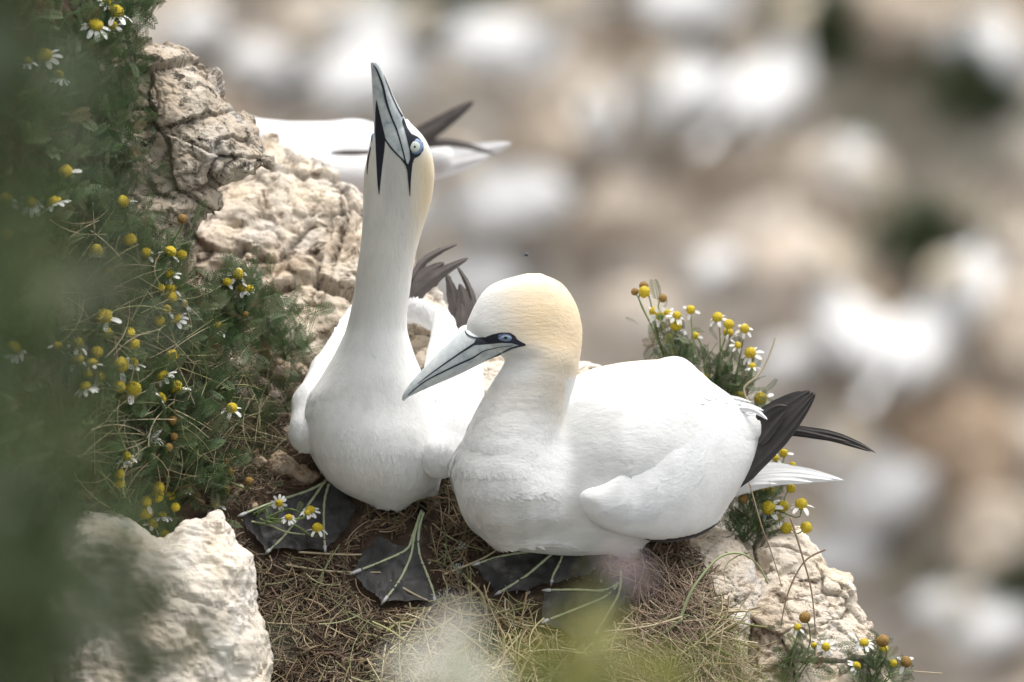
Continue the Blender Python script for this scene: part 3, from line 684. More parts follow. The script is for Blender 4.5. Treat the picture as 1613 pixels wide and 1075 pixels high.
# ------------------------------------------------------------------ resting gannet
BR = W(930, 900, 20)
birdR = thing('gannet', 'gannet resting in front with its bill lowered and black wing tips to the right', 'gannet', BR, 'two gannets at the nest on the ledge')
def build_right():
    neck = [(431, 838, 846, 6, 130), (433, 822, 856, 16, 130), (437, 804, 869, 26, 130), (445, 779, 884, 36, 130), (455, 765, 893, 43, 130), (465, 757, 900, 47, 130), (480, 748, 908, 51, 130), (495, 741, 913, 53, 130), (510, 735, 916, 54, 130), (522, 734, 917, 54, 130), (534, 741, 917, 54, 130), (545, 757, 916, 54, 130),
            (555, 781, 915, 53, 130), (565, 797, 913, 52, 130), (575, 793, 912, 52, 130), (585, 787, 910, 52, 129), (600, 777, 906, 54, 127), (615, 768, 902, 58, 122), (634, 757, 896, 63, 117), (650, 748, 891, 68, 112), (670, 738, 885, 76, 106), (700, 727, 882, 88, 98), (740, 722, 886, 102, 88), (780, 730, 896, 106, 80), (820, 752, 900, 88, 72), (850, 785, 885, 40, 66)]
    torso = [(713, 732, 745, 4, 72), (717, 712, 778, 34, 72), (724, 704, 806, 56, 72), (735, 700, 826, 74, 72), (750, 698, 841, 88, 72), (775, 696, 855, 98, 70), (810, 690, 865, 104, 68), (850, 668, 871, 92, 58), (880, 625, 874, 84, 50), (900, 594, 875, 86, 48), (920, 586, 875, 95, 48), (940, 579, 875, 106, 48),
             (980, 571, 869, 120, 48), (1020, 567, 853, 116, 44), (1060, 566, 842, 102, 36), (1090, 574, 832, 88, 28), (1115, 596, 815, 74, 20), (1145, 624, 790, 54, 10), (1175, 640, 755, 36, 0), (1200, 655, 705, 18, -8)]
    ax, (X, Y, Z) = grid((705, 424, -90), (1212, 884, 205), 2.2)
    F = smin(loft(neck, Y, X, Z, 4), loft(torso, X, Y, Z, 8), 8 + 26*sstep(640, 740, Y))
    F = smin(F, cone(X, Y, Z, (980, 830, 60), (992, 872, 42), 32, 9), 30)
    V, Q = surface_nets(F.astype(np.float32), (ax[0][0], ax[1][0], ax[2][0]), 2.2)
    x, y, z = V.T; base = np.array([.80, .80, .79]); cream = np.array([.83, .62, .35])
    nape = np.exp(-(((x-905)/70)**2 + ((y-545)/75)**2))
    crown = np.exp(-(((x-850)/80)**2 + ((y-470)/75)**2))
    k = .56*nape + .34*crown + .22*sstep(560, 520, y)*sstep(770, 830, x)
    k = k*sstep(700, 590, y)*sstep(740, 800, x) + .10*sstep(720, 560, y)*sstep(735, 850, x)
    # pale cheek below the eye line
    k = k*(1 - .75*sstep(870, 815, x)*sstep(540, 556, y)*sstep(700, 600, y)); k = np.clip(k, 0, .8)
    k = np.maximum(k, .42*sstep(825, 890, x)*sstep(705, 590, y)*sstep(500, 570, y)) + .12*sstep(700, 610, y)*sstep(590, 610, y)
    k = k*(1 - sstep(592, 600, y)*np.maximum(sstep(884, 898, x), sstep(118, 96, z)*sstep(872, 884, x))); n = fbm(V*np.array([.5, 1, 1]), 6, 3, 2)*.05; k = np.clip(k + n*(k > .03), 0, 1)[:, None]
    col = base*(1-k) + cream*k
    dirt = np.clip(fbm(V, 50, 4, 33)*1.6-.15, 0, 1)*sstep(740, 860, y)*sstep(960, 860, x)*.2; col = col*(1-dirt[:, None]*np.array([.5, .8, 1.2]))
    V = ruffle(V, Q, (.45, .8, 1))
    body = mk('body', WA(V), Q, M['plume_side'], birdR, True, col)
    def flow(P):
        k = np.maximum(sstep(860, 930, P[:, 0]), sstep(720, 800, P[:, 1])); return np.stack([.15 + .85*k, 1-.75*k, -.1*k], -1)
    def okR(P):
        x, y = P[:, 0], P[:, 1]; return ~((y < 548) & (x < 850)) & ~((y < 600) & (x < 815)) & ~((y < 720) & (x > 925)) & ~(x > 1040)
    contour_feathers(V, Q, col, flow, 17000, 2, body, M['plume_side'], lambda P: 7+13*sstep(600, 720, P[:, 1])*sstep(1000, 760, P[:, 0])+8*sstep(900, 960, P[:, 0]), lambda P: .3+.7*sstep(600, 740, P[:, 1]), okR, jit=.2)
    bill = loft_bill([(633, 630, 636, 632, 1.5, 132), (636, 619, 645, 625, 6, 132), (649, 601, 664, 616, 11, 132), (672, 575, 694, 603, 17, 132), (698, 549, 724, 590, 23, 132), (722, 527, 750, 577, 28, 132), (734, 519, 770, 567, 32, 131), (750, 522, 786, 561, 34, 130), (775, 528, 800, 556, 30, 130)], birdR)
    bv = make_bvh([body, bill]); bs = M['black_skin']
    decal_poly(bv, 'cheek_skin', [(748, 536), (766, 541), (800, 541), (826, 543.5), (806, 552), (788, 560), (768, 570), (754, 573), (742, 560)], M['grey_skin'], birdR, 2, .6)
    decal_poly(bv, 'eye_mask', [(750, 532), (763, 532), (776, 527), (790, 524), (803, 524.5), (811, 529), (816, 536), (829, 543), (820, 545), (806, 541), (790, 540.5), (766, 543), (748, 544), (741, 547), (748, 538)], bs, birdR, 1.6, 1.1)
    decal_line(bv, 'forehead_line', [(731.5, 519), (735, 526), (742, 530.5), (752, 533), (762, 533)], [1.2, 2.2, 2.4, 2.6, 3], bs, birdR, lift=1.2)
    decal_line(bv, 'upper_groove', [(750, 540), (738, 548), (724, 557), (698, 575), (672, 594), (658, 605)], [3.2, 3.4, 2.6, 2.2, 1.6, .6], bs, bill, lift=1.2)
    decal_line(bv, 'gape_line', [(808, 545), (790, 547), (775, 550), (761, 554), (745, 564), (724, 573.5), (698, 586), (672, 599.5), (655, 612), (643, 623)], [.8, 1, 1.2, 1.6, 2.4, 2.6, 2.3, 2, 1.8, 1], bs, bill, lift=1.2)
    decal_line(bv, 'jaw_line', [(828, 543.5), (812, 547), (802, 550.5), (787, 558.5), (774, 565), (765, 569)], [2.4, 2.8, 2.6, 2.6, 2.2, 1], bs, birdR, lift=1.2)
    eye = disc_on(bv, 'eye', (797, 532), 12.5, 6.0, M['eye_ring'], birdR, 2.2, .04, 1.4)
    e2 = make_bvh([eye]); iris = disc_on(e2, 'iris', (797, 532.5), 8.6, 3.6, M['iris_dim'], eye, 1.0, .04, .4)
    disc_on(make_bvh([iris]), 'pupil', (796.5, 532.3), 3.2, 2.2, M['pupil'], eye, .4, 0, .3, 14)
    decal_line(make_bvh([body, bill, eye, iris]), 'eyelid', [(783, 533), (789, 527.5), (798, 526), (806, 528), (811, 534)], [1.6, 2.6, 3.0, 2.6, 1.4], bs, eye, lift=.9)
    # near wing
    WP = [(912, 784), (916, 776), (926, 770), (950, 763), (980, 745), (1014, 722), (1040, 692), (1065, 668), (1090, 642), (1112, 622), (1140, 622), (1170, 633), (1195, 643), (1206, 655), (1204, 680), (1197, 705), (1186, 733), (1168, 765), (1150, 795), (1130, 824), (1108, 838), (1062, 849), (1020, 850), (980, 843), (945, 831), (924, 814), (914, 795)]
    ax, (X, Y, Z) = grid((905, 606, -60), (1216, 858, 220), 2.2); X2, Y2 = X[:, :, 0], Y[:, :, 0]
    e1, e2_, b, wc = table(torso, X2, (1, 2, 3, 4), 5); yc = (e1+e2_)/2; a = (e2_-e1)/2
    u = np.clip(np.abs(Y2-yc)/a, 0, 1.15); wf = wc + b*np.sqrt(np.clip(1-.62*u**2.3, .12, 1)) - 4
    wf = wf + 8*np.exp(-(((X2-930)/40)**2 + ((Y2-790)/50)**2))
    d = poly_sd(resample(np.array(WP+WP[:1], float), 140), X2, Y2)
    thick = 8 + 14*sstep(1180, 960, X2); RR = 10 + 42*sstep(1200, 1000, X2)*(sstep(0, 1, 1)) - 16*sstep(1000, 930, X2)
    top = np.array([(900, 790), (926, 770), (950, 763), (980, 745), (1014, 722), (1040, 692), (1065, 668), (1090, 642), (1112, 622), (1140, 622), (1170, 633), (1195, 643)], float)
    dt = np.full(X2.shape[:1] + Y2.shape[1:], 1e9)
    for q in resample(top, 60): dt = np.minimum(dt, np.hypot(X2-q[0], Y2-q[1]))
    uu = np.clip(-d/RR, 0, 1); H = thick*(1-(1-uu)**2.2)**(1/2.2)
    fade = sstep(930, 1010, X2); H = H*(1-fade*(1-.18-.82*sstep(0, 95, dt)))
    wf = wf - 2.5*fade*(1-sstep(0, 85, dt))
    F = np.where(d > 0, d+2, 0)[:, :, None] + (np.abs(Z-wf[:, :, None])-H[:, :, None])*.8
    V, Q = surface_nets(F.astype(np.float32), (ax[0][0], ax[1][0], ax[2][0]), 2.2)
    # overlapping covert rows: low scalloped steps running back along the wing
    t = ((V[:, 0]-915)*.86 + (V[:, 1]-790)*-.5); s = ((V[:, 0]-915)*.5 + (V[:, 1]-790)*.86)
    def scal(t, s, L, Wd):
        r = np.floor(t/L); ph = (s/Wd + .5*(r % 2)) % 1 - .5; return ((t/L - .55*(1-4*ph**2)) % 1)
    sc = scal(t + 3*fbm(V, 30, 2, 4), s + 3*fbm(V, 30, 2, 6), 20, 15); front = V[:, 2] > np.interp(V[:, 0], [900, 1210], [60, 0])
    V[:, 2] += front*(sc*.2*sstep(980, 1080, V[:, 0]))
    col = np.tile(np.array([.80, .80, .805]), (len(V), 1)); col = col*(1-.035*np.exp(-((sc-.0)/.06)**2)*sstep(930, 1030, V[:, 0]))[:, None]
    wing = mk('wing', WA(V), Q, M['wing_white'], birdR, True, col)
    contour_feathers(V, Q, col, lambda P: np.stack([np.ones(len(P)), -.42+.0*P[:, 0], -.12+0*P[:, 0]], -1), 3600, 3, wing, M['wing_white'], lambda P: 12+20*sstep(940, 1120, P[:, 0]), lambda P: .5+.9*sstep(980, 1120, P[:, 0]), lambda P: (P[:, 0] > 925) & (P[:, 0] < 1185) & (np.min([np.hypot(P[:, 0]-q[0], P[:, 1]-q[1]) for q in resample(top, 40)], 0) > 42), 'covert_feathers', .1, .8, 260.)
    # far wing: a low mound along the back
    ax, (X, Y, Z) = grid((880, 550, -130), (1215, 690, 60), 2.4)
    F = smin(cone(X, Y, Z, (945, 612, -20), (1062, 600, -50), 33, 34), cone(X, Y, Z, (1062, 600, -50), (1188, 664, -60), 33, 12), 20)
    V, Q = surface_nets(F.astype(np.float32), (ax[0][0], ax[1][0], ax[2][0]), 2.4)
    fw = mk('wing', WA(V), Q, M['wing_white'], birdR, True, np.tile([.8, .8, .8], (len(V), 1)))
    bf = M['black_feather']
    def bw(pts, hw, z, sd, par, m=bf): return feather('primary_feather', [(a, b_, z) for a, b_ in pts], hw, m, par, wob=.02, seed=sd, camber=.05)
    bw([(1160, 768), (1190, 738), (1230, 698), (1262, 658), (1285, 622)], 9, 22, 21, wing)
    bw([(1172, 745), (1205, 710), (1245, 665), (1284, 620)], 15, 20, 22, wing)
    bw([(1180, 715), (1212, 685), (1248, 650), (1281, 618)], 18, 16, 23, wing)
    bw([(1186, 690), (1215, 660), (1245, 636), (1276, 616)], 18, 12, 24, wing)
    bw([(1188, 668), (1212, 650), (1238, 632), (1262, 617)], 14, 8, 25, wing)
    bw([(1192, 660), (1208, 648), (1224, 640), (1240, 640)], 9, 25, 26, wing)
    bw([(1196, 700), (1212, 680), (1228, 660), (1238, 648)], 8, 26, 27, wing)
    bw([(1225, 672), (1262, 677), (1310, 684), (1350, 698), (1380, 714)], 6, -40, 31, fw)
    bw([(1225, 680), (1262, 684), (1310, 692), (1350, 704), (1372, 712)], 5, -44, 32, fw)
    bw([(1228, 676), (1262, 680), (1300, 688), (1340, 697)], 5.5, -36, 33, fw)
    wf_ = M['white_feather']
    for k, (p, hw, z) in enumerate([([(1165, 642), (1188, 646), (1209, 661)], 6, 30), ([(1150, 634), (1180, 640), (1203, 647)], 5, 28), ([(1130, 625), (1160, 628), (1184, 634)], 4, 24), ([(1150, 700), (1178, 682), (1204, 672)], 10, 31), ([(1140, 730), (1170, 712), (1196, 700)], 10, 32)][:3]):
        feather('covert_feather', [(a, b_, z) for a, b_ in p], hw, wf_, wing, wob=.08, seed=41+k)
    # tail
    for k, (p, hw, z) in enumerate([([(1120, 770), (1180, 752), (1250, 745), (1329, 757)], 17, -30), ([(1120, 780), (1185, 758), (1240, 751), (1312, 757)], 15, -28), ([(1110, 790), (1180, 765), (1230, 757), (1280, 760)], 11, -22), ([(1110, 778), (1175, 745), (1225, 737), (1285, 746)], 12, -34), ([(1110, 790), (1150, 772), (1190, 764), (1225, 763)], 12, -18)]):
        feather('tail_feather', [(a, b_, z) for a, b_ in p], hw, wf_, birdR, wob=.015, seed=51+k, camber=.1)
    # dark flight feather edge under the wing
    feather('primary_feather', [(1010, 846, 96), (1050, 851, 82), (1100, 842, 60), (1135, 822, 40)], 4, bf, wing, seed=61)
    add_foot([(834, 866), (790, 873), (746, 889), (762, 912), (781, 937), (830, 931), (880, 918), (930, 905), (950, 880), (900, 862)],
             [[(850, 866), (834, 869), (790, 876), (749, 889)], [(870, 872), (834, 903), (812, 918), (784, 935)], [(888, 872), (880, 890), (872, 905), (869, 917)]], birdR, lift=8)
    add_foot([(985, 900), (950, 925), (856, 929), (853, 955), (850, 983), (880, 990), (905, 1008), (938, 1003), (962, 975), (985, 950), (996, 915)],
             [[(975, 918), (952, 930), (905, 929), (860, 930)], [(972, 922), (957, 938), (916, 956), (853, 981)], [(978, 900), (975, 934), (954, 972), (938, 999)]], birdR, lift=12)
    add_leg(birdR, [(990, 868, 46), (990, 880, 36), (982, 892, 34), (976, 910, 52)], [9, 7, 6, 6])
build_right()

# ------------------------------------------------------------------ gannet behind, out of focus
def build_behind():
    B = W(560, 300, -1300); t = thing('gannet', 'blurred white gannet lying on the ledge just behind the raised bill', 'gannet', B)
    ax, (X, Y, Z) = grid((330, 150, -1460), (800, 345, -1140), 5)
    F = cone(X, Y, Z, (430, 238, -1300), (560, 250, -1300), 46, 58)
    F = smin(F, cone(X, Y, Z, (560, 250, -1300), (690, 250, -1300), 56, 26), 20)
    F = smin(F, cone(X, Y, Z, (425, 230, -1290), (380, 205, -1270), 32, 26), 20)
    F = smin(F, cone(X, Y, Z, (450, 268, -1245), (590, 282, -1235), 34, 34), 20); F = smin(F, cone(X, Y, Z, (590, 282, -1235), (640, 270, -1255), 34, 14), 20)
    V, Q = surface_nets(F.astype(np.float32), (ax[0][0], ax[1][0], ax[2][0]), 5)
    mk('body', WA(V), Q, M['plume_side'], t, True, np.tile([.8, .8, .8], (len(V), 1)))
    for k, (p, h) in enumerate([([(650, 262, -1290), (720, 246, -1290), (806, 226, -1290)], 20), ([(640, 270, -1285), (700, 262, -1285), (770, 246, -1285)], 20)]): feather('tail_feather', p, h, M['white_feather'], t)
    for k, (p, h) in enumerate([([(630, 236, -1230), (680, 205, -1230), (747, 160, -1230)], 18), ([(520, 241, -1225), (600, 240, -1225), (640, 234, -1225)], 5), ([(630, 232, -1230), (710, 226, -1230), (782, 243, -1230)], 7), ([(610, 250, -1225), (650, 222, -1225), (700, 195, -1225)], 16)]): feather('primary_feather', p, h, M['brown_feather'], t)
build_behind()
make_rock('lower_ledge', [(300, 300), (420, 280), (560, 300), (640, 320), (640, 700), (300, 700)], -1320, 160, 80, '', '', M['rock_pale'], 9, 20, 90, 4, 30, 6, 80, 17)
tag(bpy.data.objects['lower_ledge'], 'hidden lower ledge of rock', None, None, 'structure')

# ------------------------------------------------------------------ mayweed
def unit(v): return v/(np.linalg.norm(v)+1e-12)
GN = unit(-FWD*.55 + UP*.85)              # general direction of growth
def leaf_geo(L, npair=8):
    """a feathery leaf in local space: along +y, flat in x-y; three-point needles"""
    v = []; f = []
    def needle(a, d, l, wd):
        a = np.array(a, float); d = unit(np.array(d, float)); s = np.array([-d[1], d[0], 0])*wd; up = np.array([0, 0, 1.0])*wd*.6
        i = len(v); v.extend([a-s, a+s, a+d*l+up*1.0, a+d*l*.55+s*.8+up, a+d*l*.55-s*.8+up]); f.append((i, i+1, i+3, i+4)); f.append((i+4, i+3, i+2))
    needle((0, 0, 0), (0, 1, 0), L, L*.012)
    for k in range(npair):
        t = .15+.8*k/npair; y = L*t; pl = L*.30*math.sin(math.pi*(t*.8+.15))
        for sg in (-1, 1):
            d = unit(np.array([sg*1.0, .8, .25])); needle((0, y, 0), d, pl, L*.011)
            for m in (.4, .65, .88):
                a = np.array([0, y, 0])+d*pl*m
                needle(a, (sg*.2, 1, .1), pl*.36, L*.011); needle(a, (sg*1, -.1, .35), pl*.33, L*.011)
    return np.array(v), f
LEAF = leaf_geo(1.0); LEAFS = leaf_geo(1.0, 5)
def basis(d, r):
    d = unit(d); s = unit(np.cross(d, r.standard_normal(3))); return np.stack([s, d, np.cross(s, d)], 0)
def foliage(name, spots, parent, seed, size=(34, 62), pal=None, up=None, lg=LEAF, mat_=None):
    """spots: world points where a leaf starts"""
    r = np.random.default_rng(seed); n = len(spots); v0, f0 = lg; nv = len(v0)
    quads = [q for q in f0 if len(q) == 4]; tris = [q for q in f0 if len(q) == 3]
    F = np.array([q if len(q) == 4 else (q[0], q[1], q[2], q[2]) for q in f0])
    allv = np.zeros((n, nv, 3)); cols = np.zeros((n, nv, 3)); pal = pal or [(.065, .115, .045), (.09, .145, .06), (.13, .18, .08), (.18, .21, .115)]
    for i, p in enumerate(spots):
        d = unit((up if up is not None else GN)*.8 + r.standard_normal(3)*.62); B = basis(d, r); L = r.uniform(*size)*S
        q = v0.copy(); q[:, 2] += -.25*q[:, 1]**2*r.uniform(-.3, 1); q[:, 0] += .15*r.standard_normal()*q[:, 1]**2
        allv[i] = p + (q*L) @ B; c = np.array(pal[r.integers(len(pal))])*r.uniform(.75, 1.25)
        if r.random() < .05: c = np.array([.22, .17, .09])
        cols[i] = c
    me_v = allv.reshape(-1, 3)
    off = (np.arange(n)*nv)
    fq = [tuple(a+o for a in q) for o in off.tolist() for q in f0]
    o = mk(name, me_v, fq, mat_ or M['leaf'], parent, False, cols.reshape(-1, 3)); o['kind'] = 'stuff'; return o

def dome_mesh():
    v, f = sphere((0, 0, 0), (1, 1, .92), 22, 14); v = v*(1 + .05*np.random.default_rng(1).standard_normal((len(v), 1))); return v, f
DOME = dome_mesh()
_cache = {}
def flower(parent, x, y, w, r=11, petals=0, old=False, face=None, base=None, sd=0, droop=.5, stem=True, sw=1.0):
    r = r*1.02
    """one flower head: stem, yellow disc with its petals as sub-parts"""
    rg = np.random.default_rng(sd+int(x*7+y)); c = W(x, y, w)
    n = unit((face if face is not None else (GN*.75 + rg.standard_normal(3)*.28))); B = basis(n, rg); s1, s2 = B[0], B[2]; R = r*S*(D0-w*S)/D0
    v, f = DOME; hk = 1.0 if petals < 7 else .75
    vv = c + (v[:, :1]*s1 + v[:, 1:2]*s2 + v[:, 2:3]*n*hk)*R*(1+.04*rg.standard_normal())
    disc = mk('flower_head', vv, f, M['disc_old'] if old else M['disc'], parent)
    if stem:
        # calyx and stalk
        b = W(*base) if base is not None else c - GN*60*S
        q = resample(np.array([c - n*R*.5, c - n*R*1.9 + (b-c)*.08, c*.45+b*.55 + rg.standard_normal(3)*R*1.1, b]), 12)
        v, f = tube(q, np.linspace(1.5, 1.9, 12)*S*sw, 5, False); g = np.array([.16, .22, .07])*rg.uniform(.7, 1.2)
        st = MB(); st.add(v, f, g)
        v, f = sphere(c - n*R*.62, (R*.72, R*.72, R*.35), 10, 6, np.stack([s1, s2, n])); st.add(v, f, np.array([.13, .2, .06])); st.build('stem', M['stem'], parent)
    if not petals and not old and rg.random() < .35: petals = 4
    if 3 < petals < 9 and not old: petals += 2
    if petals:
        L = R*1.55; Wd = R*.36
        for k in range(petals):
            a = 2*math.pi*(k+rg.uniform(-.25, .25))/petals; d = math.cos(a)*s1 + math.sin(a)*s2; t = np.cross(n, d); dr = droop*rg.uniform(.5, 1.3)
            p0 = c + d*R*.75 - n*R*.35; pts = []
            for u, wv in ((0, .45), (.3, .95), (.65, 1.0), (.9, .75), (1, .3)):
                m = p0 + d*L*u*math.cos(dr*u) - n*L*u*math.sin(dr*u); pts += [m - t*Wd*wv + n*R*.02, m - n*R*.06*wv, m + t*Wd*wv + n*R*.02]
            f = [(i*3+j, i*3+j+1, i*3+j+4, i*3+j+3) for i in range(4) for j in range(2)]
            mk('petal', pts, f, M['petal'], disc, True, np.tile([.78, .78, .76], (15, 1)))
    return disc

# flowers seen in the picture: x, y, radius, petals, old
PL = [
 ('mayweed_plant', 'mayweed with three fat yellow heads at the top left corner above the craggy rock', (150, 90), 60, [(151, 39, 12, 7, 0), (182, 20, 13, 5, 0), (177, 40, 9, 5, 0), (168, 2, 7, 6, 0), (70, 88, 12, 6, 0)]),
 ('mayweed_plant', 'mayweed with one daisy head and white petals left of the small rough stone', (75, 180), 230, [(91, 118, 10, 13, 0), (44, 96, 8, 9, 0), (103, 271, 12, 3, 0)]),
 ('mayweed_plant', 'mayweed with wide drooping white petals at the left edge', (60, 420), 330, [(85, 319, 12, 15, 0), (48, 318, 11, 12, 0), (8, 315, 11, 0, 0), (22, 548, 11, 14, 0), (10, 370, 10, 0, 0)]),
 ('mayweed_plant', 'mayweed with bare yellow heads in front of the foot of the craggy rock', (210, 470), 130, [(193, 318, 10, 2, 0), (204, 378, 11.5, 0, 0), (150, 396, 12, 0, 0), (230, 398, 8, 3, 0), (268, 397, 10, 3, 0), (286, 402, 8, 0, 0), (287, 345, 7, 0, 1), (173, 430, 9, 0, 0)]),
 ('mayweed_plant', 'mayweed cluster of yellow heads with short white petals midway up the bank', (280, 560), 60, [(267, 433, 8, 6, 0), (268, 455, 9, 4, 0), (268, 469, 11, 3, 0), (252, 454, 7, 0, 0), (289, 477, 8, 3, 0), (262, 487, 8, 3, 0), (276, 502, 9, 7, 0), (313, 481, 8, 6, 0), (251, 506, 9, 0, 0), (309, 549, 6, 11, 0), (338, 511, 11, 9, 0), (327, 508, 7, 3, 0)]),
 ('mayweed_plant', 'mayweed with four small heads in front of the pale rock', (345, 540), 10, [(375, 432, 9, 0, 0), (358, 445, 7, 2, 0), (380, 454, 9, 8, 0), (394, 455, 6, 3, 0), (387, 495, 5, 0, 1)]),
 ('mayweed_plant', 'mayweed of soft blurred yellow heads low on the bank at the left', (150, 640), 230, [(164, 500, 13, 0, 0), (168, 525, 10, 0, 0), (122, 541, 10, 0, 0), (153, 555, 10, 0, 0), (122, 566, 10, 3, 0), (145, 573, 9, 6, 0), (138, 589, 9, 0, 0), (158, 595, 9, 3, 0), (134, 608, 10, 12, 0), (190, 575, 13, 0, 0), (92, 546, 8, 3, 0), (188, 610, 10, 0, 0)]),
 ('mayweed_plant', 'mayweed with four round yellow heads and white petals in the middle of the bank', (250, 690), 90, [(203, 525, 10, 0, 0), (210, 543, 11, 0, 0), (209, 572, 9, 4, 0), (209, 613, 14, 2, 0), (271, 561, 11, 0, 0), (256, 592, 10, 8, 0), (276, 610, 11, 2, 0), (254, 627, 10, 7, 0), (365, 643, 9, 0, 0)]),
 ('mayweed_plant', 'mayweed going over with small orange brown heads beside the bare soil', (300, 760), 60, [(315, 605, 8, 0, 1), (272, 663, 8, 0, 1), (316, 668, 6, 0, 1), (330, 663, 9, 0, 1), (274, 688, 6, 0, 1), (266, 705, 7, 0, 1), (355, 727, 6, 0, 1), (361, 743, 7, 0, 1), (392, 758, 7, 0, 1), (357, 770, 6, 0, 1), (337, 793, 9, 0, 0), (200, 719, 8, 6, 0), (298, 772, 4, 5, 0)]),
 ('mayweed_plant', 'mayweed clump with one open daisy just above the big whitish rock', (215, 860), 190, [(247, 781, 12, 0, 0), (250, 768, 9, 0, 0), (268, 781, 9, 0, 0), (276, 799, 7, 0, 0), (254, 811, 9, 14, 0), (228, 806, 13, 0, 0), (240, 826, 9, 5, 0), (257, 840, 10, 0, 0), (188, 746, 9, 0, 0), (188, 762, 9, 0, 0), (230, 790, 9, 2, 0)]),
 ('mayweed_plant', 'small mayweed sprig with four tiny flowers over the far left webbed foot', (385, 818), 20, [(440, 793, 6, 8, 0), (455, 815, 6, 8, 0), (489, 803, 7, 9, 0), (484, 808, 5, 4, 0), (500, 832, 8, 4, 0)]),
 ('mayweed_plant', 'leaning mayweed with orange heads behind the back of the resting gannet', (1085, 640), -190, [(1014, 451, 7, 0, 1), (1015, 460, 9, 0, 0), (1000, 460, 6, 0, 1), (1044, 470, 7, 0, 1), (1039, 497, 8, 5, 0), (1030, 491, 7, 2, 0), (1066, 497, 7, 6, 0), (1065, 513, 9, 3, 0), (1054, 534, 8, 3, 0), (1088, 488, 7, 3, 0), (1051, 493, 6, 2, 0)]),
 ('mayweed_plant', 'bushy mayweed with lemon yellow heads rising behind the black wing tips', (1135, 660), -200, [(1130, 500, 8, 4, 0), (1148, 511, 8, 0, 0), (1147, 524, 8, 3, 0), (1173, 518, 7, 4, 0), (1182, 556, 9, 5, 0), (1095, 529, 6, 3, 0), (1162, 544, 6, 0, 0), (1164, 625, 8, 0, 0), (1198, 628, 10, 0, 0), (1185, 577, 6, 6, 0), (1113, 594, 6, 0, 0)]),
 ('mayweed_plant', 'mayweed with bare yellow heads below the white tail on the right rock', (1160, 850), -70, [(1196, 767, 8, 0, 0), (1168, 772, 7, 0, 0), (1212, 773, 9, 0, 0), (1210, 800, 10, 0, 0), (1246, 770, 7, 0, 0), (1233, 798, 9, 0, 0), (1262, 794, 10, 0, 0), (1225, 816, 6, 0, 0), (1239, 832, 9, 0, 0), (1270, 831, 9, 0, 0), (1234, 714, 7, 3, 0), (1222, 722, 6, 3, 0), (1170, 785, 8, 0, 1), (1248, 733, 6, 5, 0)]),
 ('mayweed_plant', 'sparse mayweed with two mustard heads in front of the angular right rock', (1235, 1075), 125, [(1268, 973, 9, 0, 1), (1256, 988, 6, 0, 0), (1282, 1017, 5, 3, 0), (1301, 1019, 7, 6, 0)]),
 ('mayweed_plant', 'mayweed with orange heads at the bottom edge beside the right rock', (1370, 1085), 105, [(1361, 1012, 8, 7, 0), (1390, 1010, 10, 0, 1), (1392, 1023, 8, 0, 0), (1350, 1049, 7, 7, 0), (1407, 1045, 6, 0, 0), (1427, 1043, 9, 3, 1)]),
]
bank_w = lambda x, y: float(G(x, y))
for i, (nm, lb, (rx, ry), wv, fl) in enumerate(PL):
    t = thing(nm, lb, 'mayweed', W(rx, ry, wv - 15), 'flowering mayweed plants')
    for k, (x, y, r, pt, old) in enumerate(fl):
        ww = wv + 25 + 12*math.sin(k*2.3)
        if x < 300 and i < 12: ww = max(ww, bank_w(x, y) + 35)
        bx = rx + (x-rx)*.35; by = ry - (ry-y)*.15
        flower(t, x, y, ww, r, pt, bool(old), base=(bx, by, wv + 5), sd=i*31+k, sw=.72 if i > 10 else 1)
    # main stalks from the root to the flowers
    st = MB(); rg = np.random.default_rng(300+i)
    for k in range(max(3, len(fl)//2)):
        x, y = fl[k % len(fl)][:2]; a = W(rx+rg.normal()*4, ry, wv-8); b = W(rx+(x-rx)*.5, ry+(y-ry)*.4, wv+15)
        v, f = tube(resample([a, (a+b)/2+rg.standard_normal(3)*14*S, b], 8), (1.2 if i > 10 else 2.0)*S, 5, False); st.add(v, f, (.12, .17, .06))
    st.build('stalk', M['stem'], t)
    right = i >= 11
    n = {10: 14, 11: 110, 12: 190, 13: 150, 14: 50, 15: 80}.get(i, 150); spots = []
    for k in range(n):
        u = rg.random()**.7
        x, y = fl[rg.integers(len(fl))][:2]; px = rx+(x-rx)*u*(.85 if not right else .75) + rg.normal()*(26 if not right else 16); py = ry+(y-ry)*u*(.85 if not right else .7) + rg.normal()*(24 if not right else 14)
        if i == 10: px = 385+(x-385)*u; py = 818+(y-818)*u+rg.normal()*3
        pw = wv + rg.uniform(-20, 25)
        if not right and i != 10: pw = max(pw, bank_w(px, py)+8)
        spots.append(W(px, py, pw))
    foliage('foliage', spots, t, 500+i, (24, 46) if right else ((12, 22) if i == 10 else (30, 56)))
# low feathery carpet on the bank
def carpet(n, poly, seed, size, label, dens=None, pal=None, name='feathery_ground_cover'):
    r = np.random.default_rng(seed); P = np.array(poly, float); pts = []
    while len(pts) < n:
        x = r.uniform(P[:, 0].min(), P[:, 0].max(), 500); y = r.uniform(P[:, 1].min(), P[:, 1].max(), 500)
        m = poly_sd(P, x, y) + 26*fbm(np.stack([x, y, 0*x], -1), 45, 3, seed) < 0
        for a, b in zip(x[m], y[m]): pts.append((a, b))
    pts = pts[:n]; P3 = [W(a, b, bank_w(a, b) + r.uniform(-6, 22)) for a, b in pts]
    o = foliage(name, P3, None, seed, size, pal); tag(o, label, None, None, 'stuff'); return o
carpet(1900, [(-60, 380), (120, 330), (190, 300), (270, 370), (320, 480), (400, 480), (470, 500), (490, 540), (440, 600), (445, 640), (340, 680), (330, 760), (300, 800), (240, 850), (60, 850), (-60, 850)], 71, (30, 58), 'dense dark green feathery leaves covering the bank')
